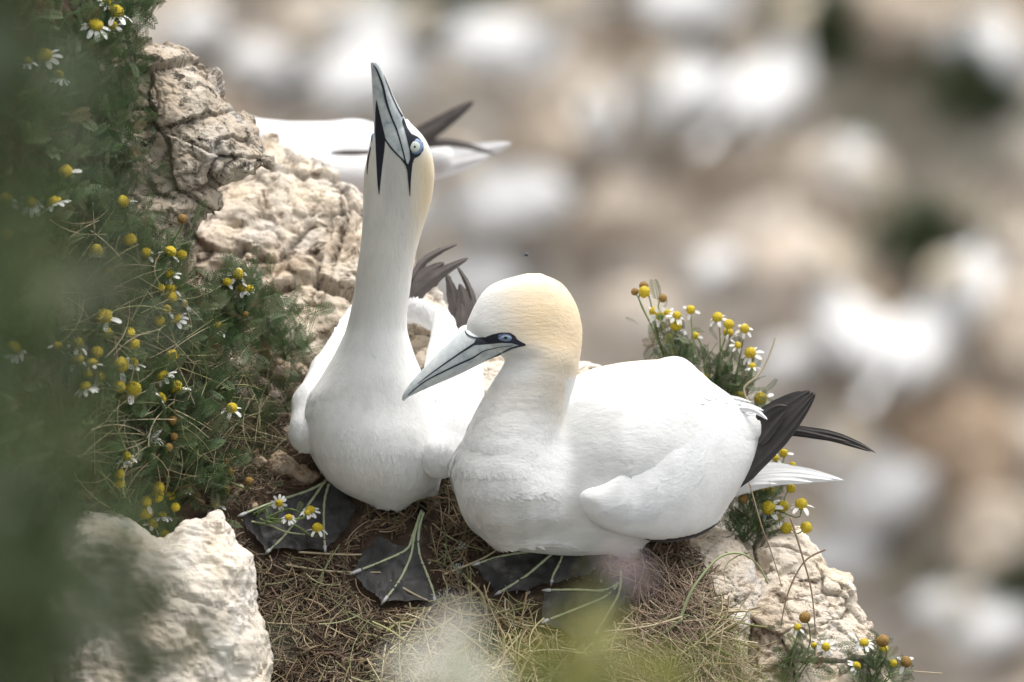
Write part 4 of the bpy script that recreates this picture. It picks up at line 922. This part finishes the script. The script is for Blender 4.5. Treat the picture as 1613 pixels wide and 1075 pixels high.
carpet(650, [(-60, -60), (225, -40), (235, 20), (190, 60), (200, 140), (235, 210), (225, 260), (150, 300), (60, 330), (-60, 400)], 72, (28, 52), 'dark green feathery leaves around the craggy rock')
# leaves lying over the faces of the craggy rock
r = np.random.default_rng(77); sp = []
for k in range(420):
    cx, cy, sx, sy = [(165, 200, 34, 30), (205, 250, 18, 16), (150, 165, 28, 16), (205, 95, 12, 22), (185, 285, 14, 20), (120, 210, 26, 34)][r.integers(6)]
    sp.append(W(cx+r.normal()*sx, cy+r.normal()*sy, 62+r.uniform(-8, 25)))
o = foliage('leafy_tuft', sp, None, 78, (20, 40)); tag(o, 'dark leafy tuft creeping over the left face of the craggy rock', None, None, 'stuff')
r = np.random.default_rng(79); sp = [W(205+r.normal()*22, 14+r.normal()*16, 60+r.uniform(-20, 20)) for k in range(120)]
o = foliage('leafy_tuft', sp, None, 80, (30, 52)); tag(o, 'fern like green tuft growing on top of the craggy rock', None, None, 'stuff')
r = np.random.default_rng(81); sp = [W(415+r.normal()*34, 520+r.normal()*30, -150+r.uniform(-20, 50)) for k in range(170)]
o = foliage('leafy_tuft', sp, None, 82, (26, 48)); tag(o, 'bright green leafy tuft in front of the pale rock', None, None, 'stuff')

# ------------------------------------------------------------------ straw, litter
_fm = {}
def on_foot(x, y, m):
    if 'd' not in _fm:
        X, Y = np.meshgrid(np.arange(340, 1060, 2.0), np.arange(720, 1060, 2.0), indexing='ij'); _fm['d'] = np.min([poly_sd(F_, X, Y) for F_ in FEET], 0)
    i, j = int((x-340)/2), int((y-720)/2); d = _fm['d']
    return 0 <= i < d.shape[0] and 0 <= j < d.shape[1] and d[i, j] < m
def strands(n, region, seed, L=(30, 90), rad=(.7, 1.5), pal=None, lift=(2, 14), steep=.18, dirn=None, name='dry_grass_litter', label='', parent=None, flat_w=None):
    r = np.random.default_rng(seed); P = np.array(region, float); mb_v = []; mb_f = []; mb_c = []; nn = 0; cnt = 0
    pal = pal or [(.34, .25, .13), (.26, .18, .1), (.45, .36, .2), (.16, .105, .06), (.2, .14, .085), (.5, .43, .27), (.30, .30, .14)]
    seg = 6
    while cnt < n:
        x = r.uniform(P[:, 0].min(), P[:, 0].max(), 400); y = r.uniform(P[:, 1].min(), P[:, 1].max(), 400)
        m = poly_sd(P, x, y) + 30*fbm(np.stack([x, y, 0*x], -1), 60, 3, seed) < 0
        for a, b in zip(x[m], y[m]):
            if cnt >= n: break
            if on_foot(a, b, 12) and r.random() < .97: continue
            cnt += 1; l = r.uniform(*L); th = r.uniform(0, 2*math.pi) if dirn is None else r.normal(dirn[0], dirn[1])
            t = np.linspace(-.5, .5, seg); cv = r.normal()*.5
            ex = np.array([a-.5*l*math.cos(th), a+.5*l*math.cos(th)]); ey = np.array([b-.4*l*math.sin(th), b+.4*l*math.sin(th)])
            if (on_foot(ex[0], ey[0], 3) or on_foot(ex[1], ey[1], 3)) and r.random() < .95: continue
            px = a + l*(t*math.cos(th) - cv*(t**2)*math.sin(th)); py = b + .8*l*(t*math.sin(th) + cv*(t**2)*math.cos(th))
            h = r.uniform(*lift) + steep*l*r.uniform(-.4, 1)*(t+.5) + 3*r.standard_normal()
            g = G(px, py)
            w = g + np.maximum(h, 0) + 10
            p = W(px, py, w); v, f = tube(p, np.linspace(1, .5, seg)*r.uniform(*rad)*S, 3, False)
            mb_v.append(v); mb_f += [tuple(i+nn for i in q) for q in f]; nn += len(v)
            mb_c.append(np.tile(np.array(pal[r.integers(len(pal))])*r.uniform(.7, 1.25), (len(v), 1)))
    o = mk(name, np.concatenate(mb_v), mb_f, M['straw'], parent, True, np.concatenate(mb_c)); tag(o, label, None, None, 'stuff'); return o
NEST = [(400, 900), (470, 830), (560, 790), (700, 740), (760, 800), (1010, 830), (1080, 850), (1120, 910), (1145, 1000), (1150, 1110), (380, 1110), (395, 1000)]
strands(2300, NEST, 101, (22, 75), (.8, 2.1), [(.24, .165, .095), (.17, .11, .065), (.34, .25, .15), (.11, .07, .045), (.15, .1, .06), (.38, .30, .19), (.2, .18, .09)], label='matted dry grass and stalks lining the nest around the feet')
strands(1000, [(640, 930), (800, 930), (1000, 960), (1150, 960), (1190, 1110), (560, 1110)], 102, (50, 130), (1.0, 2.4), [(.52, .44, .27), (.42, .34, .19), (.36, .36, .16), (.6, .53, .36), (.3, .22, .12)], (8, 34), .25, label='longer pale straw in front of the resting gannet')
strands(1200, [(1000, 885), (1050, 880), (1100, 920), (1140, 970), (1175, 1030), (1180, 1110), (980, 1110)], 103, (30, 110), (.6, 1.3), [(.25, .17, .12), (.32, .23, .16), (.2, .14, .1), (.42, .33, .24)], (6, 40), .3, (1.0, .6), label='brown stringy roots and stalks heaped against the right rock')
strands(500, [(330, 660), (460, 640), (500, 720), (560, 790), (480, 850), (400, 850), (330, 800)], 104, (12, 40), (.5, 1.0), [(.25, .17, .1), (.16, .1, .06), (.35, .27, .17)], (0, 5), .05, label='scattered twiggy crumbs on the bare soil left of the nest')
strands(260, [(120, 330), (420, 500), (460, 660), (330, 780), (150, 800)], 105, (50, 120), (.7, 1.1), [(.4, .34, .2), (.3, .3, .13), (.5, .42, .28)], (10, 40), .5, label='thin dry stalks threading through the green leaves')
strands(110, [(420, 800), (1150, 900), (1150, 1100), (600, 1100)], 106, (50, 110), (.9, 1.6), [(.22, .24, .11), (.30, .31, .16)], (8, 30), .4, label='greenish fresh blades among the nest straw')
strands(5200, NEST + [(330, 800), (330, 660), (470, 640)], 107, (7, 26), (.7, 1.9), [(.10, .07, .048), (.15, .108, .074), (.07, .05, .036), (.23, .17, .115), (.32, .25, .17)], (0, 7), .06, label='dark brown trampled mulch of broken stalks on the ledge')
# crumbs and flakes of chalk
def crumbs(n, region, seed, size, label, cols):
    r = np.random.default_rng(seed); P = np.array(region, float); mb = MB(); k = 0
    while k < n:
        x, y = r.uniform(P[:, 0].min(), P[:, 0].max()), r.uniform(P[:, 1].min(), P[:, 1].max())
        if poly_sd(P, np.array([x]), np.array([y]))[0] > 0: continue
        k += 1; s = r.uniform(*size)*S; v, f = sphere((0, 0, 0), 1, 5, 4); v = v*(1+.3*r.standard_normal((len(v), 1)))*np.array([1, r.uniform(.6, 1), .6])
        B = basis(r.standard_normal(3), r); mb.add(W(x, y, float(G(x, y))+2+r.uniform(0, 5)) + (v*s) @ B, f, np.array(cols[r.integers(len(cols))])*r.uniform(.8, 1.2))
    o = mb.build('soil_crumbs', M['straw'], None, False); tag(o, label, None, None, 'stuff')
crumbs(900, [(330, 640), (470, 620), (520, 740), (1150, 900), (1180, 1100), (390, 1100), (380, 860), (330, 800)], 111, (1.2, 3.6), 'crumbs of earth and chalk scattered over the ledge', [(.2, .13, .08), (.3, .22, .15), (.5, .42, .33), (.12, .08, .05), (.6, .55, .48)])

# single stalks the picture shows clearly
def stalk(pts, r0, col, label, r1=None, name='grass_stalk'):
    q = resample(pts, 24); v, f = tube(WA(q), np.linspace(r0, r1 or r0*.5, 24)*S, 6); o = mk(name, v, f, M['straw'], None, True, np.tile(col, (len(v), 1)))
    return tag(o, label, 'stalk', 'single stalks on the ledge')
g1, g2, g3 = (.34, .38, .2), (.24, .17, .11), (.5, .42, .28)
stalk([(1070, 980, 150), (1090, 930, 150), (1125, 885, 140), (1150, 872, 130), (1175, 875, 120), (1195, 892, 100), (1210, 920, 90)], 2.6, g1, 'long pale green stalk bending over beside the buff rock', 1.0)
stalk([(1075, 975, 152), (1040, 1000, 150), (1000, 1018, 160), (960, 1040, 170)], 2.4, g1, 'pale stalk lying toward the lower left from the bending green stalk')
stalk([(1075, 972, 152), (1030, 985, 155), (985, 992, 160), (955, 994, 165)], 2.0, g3, 'straight straw coloured stalk in front of the right webbed feet')
stalk([(1245, 815, 75), (1262, 870, 85), (1278, 930, 85), (1284, 990, 90), (1282, 1000, 90)], 1.7, g2, 'long brown stem standing across the angular right rock')
stalk([(1180, 760, 45), (1200, 830, 65), (1215, 870, 65), (1232, 925, 75)], 1.4, g2, 'thin brown stem hanging over the gap between the right rocks')
stalk([(1300, 866, 65), (1268, 884, 73), (1245, 925, 80), (1232, 975, 85), (1228, 1040, 90)], 1.7, g2, 'forked brown stem curving down the angular right rock')
stalk([(1310, 1050, 60), (1360, 1047, 60), (1420, 1056, 60), (1484, 1061, 60)], 1.5, g3, 'thin straw sticking out past the right rock at the bottom edge')
stalk([(1050, 1075, 130), (1056, 1030, 130), (1060, 985, 128)], 1.5, (.4, .42, .16), 'short yellow green blade left of two upright blades near the bottom')
stalk([(1068, 1062, 130), (1074, 1010, 130), (1078, 980, 128)], 1.4, (.34, .4, .18), 'upright green blade under the fork of the pale stalk')
stalk([(380, 820, 20), (420, 826, 25), (450, 838, 25), (480, 842, 25)], 1.8, (.45, .5, .25), 'green sprig stem lying over the far left webbed foot')
stalk([(340, 790, 10), (400, 740, -60), (450, 690, -100)], 1.4, (.3, .32, .18), 'thin green stalk crossing the soil left of the gannet')
stalk([(385, 655, -100), (450, 652, -110), (480, 655, -110)], 1.6, g3, 'reddish straw lying beside the left folded wing', name='grass_stalk')
stalk([(1182, 640, -150), (1172, 612, -150), (1196, 590, -150), (1212, 560, -150), (1222, 530, -150)], 2.0, g3, 'bent straw among the mayweed above the black wing tips')
stalk([(88, 140, 260), (100, 165, 262), (118, 195, 262), (60, 210, 262)], 1.4, g3, 'kinked pale straw over the leaves at the upper left')
for a, b, c, lb in [((470, 870), (560, 874), (650, 868), 'straw lying between the two feet of the raised bill gannet'), ((450, 890), (520, 900), (600, 902), 'long tan straw left of the middle webbed foot'), ((615, 915), (660, 940), (720, 965), 'tan straw crossing the toes of the middle webbed foot'), ((700, 905), (760, 880), (800, 855), 'green straw leading to the outer toe of the resting gannet')]:
    stalk([(p[0], p[1], float(ground_w(*p))+24) for p in (a, b, c)], 2.0, g3, lb)
# downy white feathers caught in the litter
def down(x, y, sz, label, sd, w=None):
    r = np.random.default_rng(sd); mb = MB(); b = W(x, y, (float(ground_w(x, y)) if w is None else w)+20)
    for k in range(26):
        d = unit(r.standard_normal(3)+GN*.5); e = b+d*sz*S*r.uniform(.5, 1); v, f = tube(resample([b, (b+e)/2+r.standard_normal(3)*sz*.12*S, e], 5), [.5*S]*5, 3, False); mb.add(v, f, (.75, .75, .74))
    o = mb.build('down_feather', M['petal']); tag(o, label, 'feather', 'downy feathers in the litter')
for k, (x, y, s, lb) in enumerate([(700, 945, 26, 'fluffy white down feather right of the middle webbed foot'), (720, 900, 18, 'wisp of white down between the webbed feet of both gannets'), (238, 690, 26, 'white down feather caught in the leaves of the bank'), (726, 862, 10, 'tiny white down beside the breast of the resting gannet'), (350, 548, 12, 'small white down on the leaves in front of the pale rock'), (376, 616, 8, 'smallest white down among the leaves near the gannet')]):
    down(x, y, s, lb, 200+k, None if y > 800 else bank_w(x, y)+15)

# ------------------------------------------------------------------ far colony
SLC = CAM + FWD*31.0                                  # centre of the far slope
SN = unit(-FWD*.80 + np.array([0, 0, 1])*.55); SX = RIGHT; SY = unit(np.cross(SN, SX))
def slope_h(u, v):
    p = np.stack([u, v, 0*u], -1); return .30*fbm(p, 1.1, 4, 5) + .10*fbm(p, .28, 3, 8, True) + .45*fbm(p, 4.0, 2, 12)
def build_slope():
    a = np.concatenate([np.linspace(-40, -3.6, 26)[:-1], np.arange(-3.6, 3.6, .035), np.linspace(3.6, 40, 26)]); b = np.concatenate([np.linspace(-25, -3, 20)[:-1], np.arange(-3, 3, .035), np.linspace(3, 25, 20)])
    U, V = np.meshgrid(a, b, indexing='ij'); h = slope_h(U, V)
    P = SLC + U[..., None]*SX + V[..., None]*SY + h[..., None]*SN; n, m = U.shape; i = np.arange(n*m).reshape(n, m)
    q = np.stack([i[:-1, :-1], i[1:, :-1], i[1:, 1:], i[:-1, 1:]], -1).reshape(-1, 4)
    m_, nt, bb = mat('colony_earth', (.3, .26, .22), .95); co = objco(nt)
    c = ramp(nt, noise(nt, 2.9, 6, .62, co, .4), [(.32, (.21, .155, .11)), (.42, (.41, .34, .27)), (.54, (.57, .50, .42)), (.7, (.66, .605, .53))])
    c = mixc(nt, ramp(nt, noise(nt, 4.5, 5, .6, co), [(.56, (0, 0, 0)), (.66, (.55, .55, .55))]), c, (.58, .54, .50))
    c = mixc(nt, ramp(nt, noise(nt, 3.0, 4, .6, objco(nt, (1, 1, 1), (1, 2, 0))), [(.6, (0, 0, 0)), (.7, (.6, .6, .6))]), c, (.13, .08, .05))
    nt.links.new(c, bb.inputs['Base Color']); bump(nt, noise(nt, 14, 6, .6, co), bb, .7, .05)
    o = mk('colony_slope', P.reshape(-1, 3), q, m_); tag(o, 'far slope of trampled earth and rock with the gannet colony', None, None, 'structure')
build_slope()
def on_slope(x, y):
    d = unit(W(x, y, 0)-CAM); p = CAM.copy(); t = ((SLC-CAM)@SN)/(d@SN)
    for _ in range(6):
        p = CAM + d*t; u = (p-SLC)@SX; v = (p-SLC)@SY; hh = float(slope_h(np.array(u), np.array(v))); t += (hh - (p-SLC)@SN)/(d@SN)
    return CAM + d*t
# a simple but complete gannet, real size, standing at the origin facing -x
def far_gannet_meshes():
    ax, (X, Y, Z) = grid((-.34, -.13, .02), (.40, .13, .62), .012)
    F = cone(X, Y, Z, (-.10, 0, .19), (.12, 0, .20), .115, .095); F = smin(F, cone(X, Y, Z, (.12, 0, .20), (.27, 0, .20), .085, .03), .05)
    F = smin(F, cone(X, Y, Z, (-.14, 0, .23), (-.17, 0, .42), .07, .038), .06); F = smin(F, cone(X, Y, Z, (-.17, 0, .42), (-.20, 0, .45), .045, .04), .03)
    V, Q = surface_nets(F.astype(np.float32), (-.34, -.13, .02), .012)
    k = (sstep(.34, .42, V[:, 2])*.75)[:, None]; return V, Q, np.array([.68, .67, .655])*(1-k) + np.array([.6, .48, .30])*k
FG = far_gannet_meshes()
def far_proto():
    t = thing('gannet', 'x', 'gannet', (0, 0, 0), 'blurred gannets of the far colony'); V, Q, c = FG
    o = mk('body', V, Q, M['plume_side'], t, True, c)
    v, f = tube([(-.22, 0, .45), (-.27, 0, .44), (-.33, 0, .425)], [.018, .012, .002], 8); mk('bill', v, f, M['bill'], t)
    for s in (-1, 1):
        v, f = sphere((.04, s*.085, .215), (.20, .035, .075), 14, 10); w = mk('wing', v, f, M['wing_white'], t, True, np.tile([.8, .8, .8], (len(v), 1)))
        v, f = sphere((.28, s*.045, .225), (.13, .012, .025), 10, 8); mk('wing_tip', v, f, M['black_feather'], w)
        v, f = tube([(.0, s*.04, .12), (.0, s*.04, .0)], [.012, .012], 6); mk('leg', v, f, M['web'], t)
    v, f = sphere((.33, 0, .19), (.11, .035, .01), 10, 6); mk('tail', v, f, M['white_feather'], t)
    return t
def copy_tree(o, parent=None):
    c = o.copy(); COL.objects.link(c); c.parent = parent
    for ch in o.children: copy_tree(ch, c)
    return c
FB = [(595, 60, 20, .9, 'greyish gannet blurred above the raised bill near the top edge'), (800, 100, 170, 1.05, 'blurred gannet right of the raised bill tip with a cream head'), (1090, 20, 185, .95, 'blurred gannet cut by the top edge right of centre'), (1065, 165, 60, 1.0, 'left bird of the blurred pair high on the right'),
      (1205, 175, 235, 1.15, 'brightest leaning gannet of the blurred pair high on the right'), (795, 345, 20, 1.1, 'blurred white gannet between the raised neck and the cream head'), (590, 150, 200, 1.1, 'blurred gannet directly left of the raised bill tip'), (430, 110, 160, .8, 'pale grey gannet blurred above the craggy rock'),
      (1340, 545, 300, 1.0, 'left bird of the blurred pair facing each other right of the mayweed'), (1440, 570, 240, 1.05, 'right bird of the blurred pair facing each other with a buff head'), (1400, 795, 40, 1.25, 'large blurred white gannet right of the black wing tips above a dark hollow'), (745, 450, 10, .8, 'pale blurred bird behind the brown wing feathers'),
      (1520, 470, 80, .9, 'faint grey bird blurred near the right edge'), (1310, 880, 15, .8, 'faint pale bird blurred just right of the angular rock'), (1580, 90, 120, .8, 'faint pale bird in the top right corner'), (1560, 1000, 30, .85, 'faint pale bird in the bottom right corner'), (650, 330, 120, .7, 'small pale bird blurred just right of the raised neck'), (1250, 560, 200, .6, 'small faint bird blurred behind the black wing tips'), (1120, 420, 30, .6, 'small faint bird blurred above the leaning mayweed'), (1330, 250, 60, .65, 'small greyish bird blurred right of the brightest pair'), (1470, 60, 150, .7, 'small grey bird blurred near the top right corner'), (1500, 950, 200, .65, 'small pale bird blurred low at the right side'), (300, 40, 20, .6, 'small grey bird blurred above the craggy rock top'), (940, 190, 90, .8, 'faint cream coloured bird in the blurred centre of the slope')]
pr = far_proto()
for i, (x, y, rz, sc_, lb) in enumerate(FB):
    o = pr if i == 0 else copy_tree(pr); o.location = Vector(on_slope(x, y + 45)); o.rotation_euler = (0, 0, math.radians(rz)); o.scale = (sc_*.86,)*3; o['label'] = lb
# green tufts of the far slope
TF = [(1312, 60, .16, 'small dark green tuft blurred at the top right of the slope'), (1530, 165, .27, 'widest blurred dark green tuft at the right edge'), (1480, 388, .20, 'round blurred green tuft midway down the right side'), (690, 25, .2, 'olive tuft blurred at the top edge above the raised bill'), (1600, 910, .22, 'blurred green tuft cut by the lower right edge')]
for i, (x, y, r_, lb) in enumerate(TF):
    c = on_slope(x, y); rg = np.random.default_rng(900+i); sp = [c + (rg.standard_normal()*r_*.55)*SX + (rg.standard_normal()*r_*.4)*SY + SN*.01 for k in range(150)]
    t = thing('grass_tuft', lb, 'grass tuft', c, 'green tufts on the far slope')
    fo = foliage('foliage', sp, t, 910+i, (.12/S, .22/S), [(.05, .085, .03), (.07, .10, .04)], SN, LEAFS)
# boulders on the far slope
bl = [(1150, 260, .33, .16, (.75, .7, .65)), (960, 330, .28, .16, (1, .95, .9)), (1320, 300, .3, .2, (1, 1, 1)), (1500, 700, .3, .3, (.66, .55, .45)), (1010, 520, .35, .2, (1, 1, 1)), (1250, 430, .25, .2, (1, .97, .95)), (860, 230, .25, .15, (1, .93, .85)), (500, 60, .3, .2, (.9, .9, .9)), (1420, 40, .28, .16, (.8, .75, .7)), (1180, 640, .3, .2, (1, 1, 1)), (1590, 560, .28, .3, (.7, .66, .62)), (1560, 850, .26, .2, (.9, .85, .8))]
BLB = ['dull brown', 'pale cream', 'light grey', 'rusty brown', 'wide grey white', 'pale pinkish', 'warm cream', 'cool grey', 'dark greyish', 'whitish', 'dark grey', 'tan']
BLP = ['below the brightest blurred pair', 'in the blurred middle above the cream head', 'right of the brightest blurred pair', 'between the blurred birds and the right edge', 'left of the leaning mayweed', 'above the blurred facing pair', 'right of the raised bill', 'above the craggy rock', 'at the top edge near the right corner', 'behind the lemon yellow mayweed', 'at the right edge', 'right of the large blurred gannet']
for i, (x, y, a, b, c) in enumerate(bl):
    a *= .72; b *= .75; v, f = sphere((0, 0, 0), (a, b, .14), 28, 18); v = v + v/np.linalg.norm(v, axis=1)[:, None]*(.4*b*fbm(v+i*3.1, .12, 3, i))[:, None]
    p = on_slope(x, y); B = np.stack([SX, SY, SN]); o = mk('boulder', p + v @ B, f, M['rock_far'], None, True, np.tile(c, (len(v), 1))); tag(o, f'{BLB[i]} boulder blurred on the far slope {BLP[i]}', 'boulder', 'boulders on the far slope')

# ------------------------------------------------------------------ plants close to the camera
def near_plant(name, label, spots, leafpal, seed, size, flowers=(), fcol=(.78, .78, .74), fr=9, root=None):
    """spots: (x, y, spread x, spread y, count, depth from camera)"""
    r = np.random.default_rng(seed); pts = []
    for x, y, sx, sy, n, dep in spots:
        w = (D0-dep)/S
        for k in range(n): pts.append(W(x+r.normal()*sx, y+r.normal()*sy, w + r.normal()*60))
    t = thing(name, label, 'plant', root if root is not None else W(spots[0][0], spots[0][1]+900, (D0-spots[0][5])/S))
    # broad simple leaves
    vs = []; fs = []; cs = []; n0 = 0
    for p in pts:
        d = unit(np.array([0, 0, 1])*.5 + r.standard_normal(3)); B = basis(d, r); L = r.uniform(*size)
        q = np.array([(0, 0, 0), (-.16, .3, .03), (.16, .3, .03), (-.17, .65, -.02), (.17, .65, -.02), (0, 1, -.12)])*L
        vs.append(p + q @ B); fs += [(n0, n0+2, n0+1), (n0+1, n0+2, n0+4, n0+3), (n0+3, n0+4, n0+5)]; n0 += 6; cs.append(np.tile(np.array(leafpal[r.integers(len(leafpal))])*r.uniform(.8, 1.2), (6, 1)))
    if pts: o = mk('foliage', np.concatenate(vs), fs, M['leaf'], t, True, np.concatenate(cs)); o['kind'] = 'stuff'
    st = MB()
    for k in range(6):
        x, y, sx, sy, n, dep = spots[k % len(spots)]; w = (D0-dep)/S; a = W(x+r.normal()*sx*.6, y+900, w); b = W(x+r.normal()*sx*.6, y+r.normal()*sy*.4, w)
        v, f = tube(resample([a, (a+b)/2+r.standard_normal(3)*.01, b], 8), .0012, 5, False); st.add(v, f, leafpal[0])
    st.build('stalk', M['stem'], t)
    for (x, y, dep, rr, col) in flowers:
        w = (D0-dep)/S; c = W(x, y, w); mb = MB(); nn = unit(-FWD*.35+np.array([0, 0, 1.0])+r.standard_normal(3)*.3); B = basis(nn, r)
        for k in range(9):
            a = 2*math.pi*k/9; d = math.cos(a)*B[0]+math.sin(a)*B[2]; tt = np.cross(nn, d)
            mb.add([c+d*rr*.15-tt*rr*.05, c+d*rr*.15+tt*rr*.05, c+d*rr*.7+tt*rr*.2, c+d*rr, c+d*rr*.7-tt*rr*.2], [(0, 1, 2, 3, 4)], col)
        v, f = sphere(c+nn*rr*.05, rr*.25, 10, 6); mb.add(v, f, (.6, .42, .03)); mb.build('flower_head', M['petal'], t)
    return t
gdark = [(.042, .068, .02), (.06, .09, .03), (.035, .055, .018)]
near_plant('leafy_weed', 'dark green leafy weed close to the lens filling the left edge from top to bottom', [(-76, 110, 64, 190, 270, 5.0), (-95, 560, 55, 200, 60, 4.8), (-60, 980, 80, 120, 170, 5.2), (40, 720, 90, 150, 45, 5.0)], gdark, 1001, (.025, .06),
           [(45, 850, 5.3, .010, (.5, .25, .05))])
near_plant('leafy_weed', 'pale grey green out of focus leaves hanging over the middle of the left edge', [(-64, 500, 70, 150, 42, 4.9), (60, 620, 90, 120, 26, 5.1)], [(.10, .125, .05), (.08, .10, .04)], 1006, (.02, .05))
near_plant('leafy_weed', 'grey green haze of out of focus leaves over the lower left rock', [(120, 960, 70, 60, 110, 5.6), (230, 1030, 70, 40, 50, 6.0), (110, 480, 60, 150, 60, 5.4)], [(.05, .065, .03), (.07, .08, .04)], 1002, (.02, .045))
near_plant('white_flowering_weed', 'washed out white flower cluster out of focus at the bottom centre', [(720, 1100, 50, 20, 12, 5.6)], [(.12, .16, .06)], 1003, (.015, .03), [(700+a, 1015+b, 5.6, .013, (.8, .79, .76)) for a, b in ((-55, 30), (0, 0), (45, 40), (-20, 50), (20, -25), (10, 60), (60, 60))])
near_plant('grass_tuft', 'yellow green out of focus blades rising in front of the right webbed feet', [(922, 1005, 22, 40, 14, 6.0), (1000, 1080, 90, 18, 40, 6.0), (880, 1065, 50, 25, 26, 6.0)], [(.26, .27, .07), (.2, .23, .07), (.36, .33, .12)], 1004, (.02, .045))
near_plant('purple_flowering_weed', 'faint purple flower out of focus over the far end of the right webbed feet', [(960, 930, 20, 20, 6, 6.2)], [(.1, .13, .06)], 1005, (.012, .02), [(955+a, 890+b, 6.2, .012, (.22, .17, .22)) for a, b in ((20, -10), (45, 20))])
def build_turf():
    xs = np.linspace(-3, 3, 50); ys = np.linspace(0, 1, 26); X, Y = np.meshgrid(xs, ys, indexing='ij')
    a = CAM + np.array([0, 1.0, -1.75]); b = CAM + np.array([0, 5.6, -5.35])
    P = a + (b-a)*Y[..., None] + X[..., None]*RIGHT; P[..., 2] += .10*fbm(P, .8, 4, 2)
    i = np.arange(X.size).reshape(X.shape); q = np.stack([i[:-1, :-1], i[1:, :-1], i[1:, 1:], i[:-1, 1:]], -1).reshape(-1, 4)
    m_, nt, bb = mat('turf', (.06, .08, .03), .9); nt.links.new(ramp(nt, noise(nt, 12, 6), [(.35, (.03, .05, .018)), (.65, (.09, .11, .04))]), bb.inputs['Base Color'])
    mk('cliff_top_turf', P.reshape(-1, 3), q, m_); tag(bpy.data.objects['cliff_top_turf'], 'green turf of the cliff top below the lens', None, None, 'structure')
build_turf()

# a small fly in the air above the cream head
t = thing('fly', 'tiny dark fly hovering above the cream head of the resting gannet', 'fly', W(829, 402, 20))
v, f = sphere(W(829, 402, 20), np.array([3.6, 2.0, 2.0])*S, 10, 6); mk('body', v, f, M['black_skin'], t)
for sg in (-1, 1):
    v, f = sphere(W(829+sg*2, 400, 20), np.array([3.2, .3, 1.2])*S, 8, 5); mk('wing', v, f, M['iris_dim'], t)
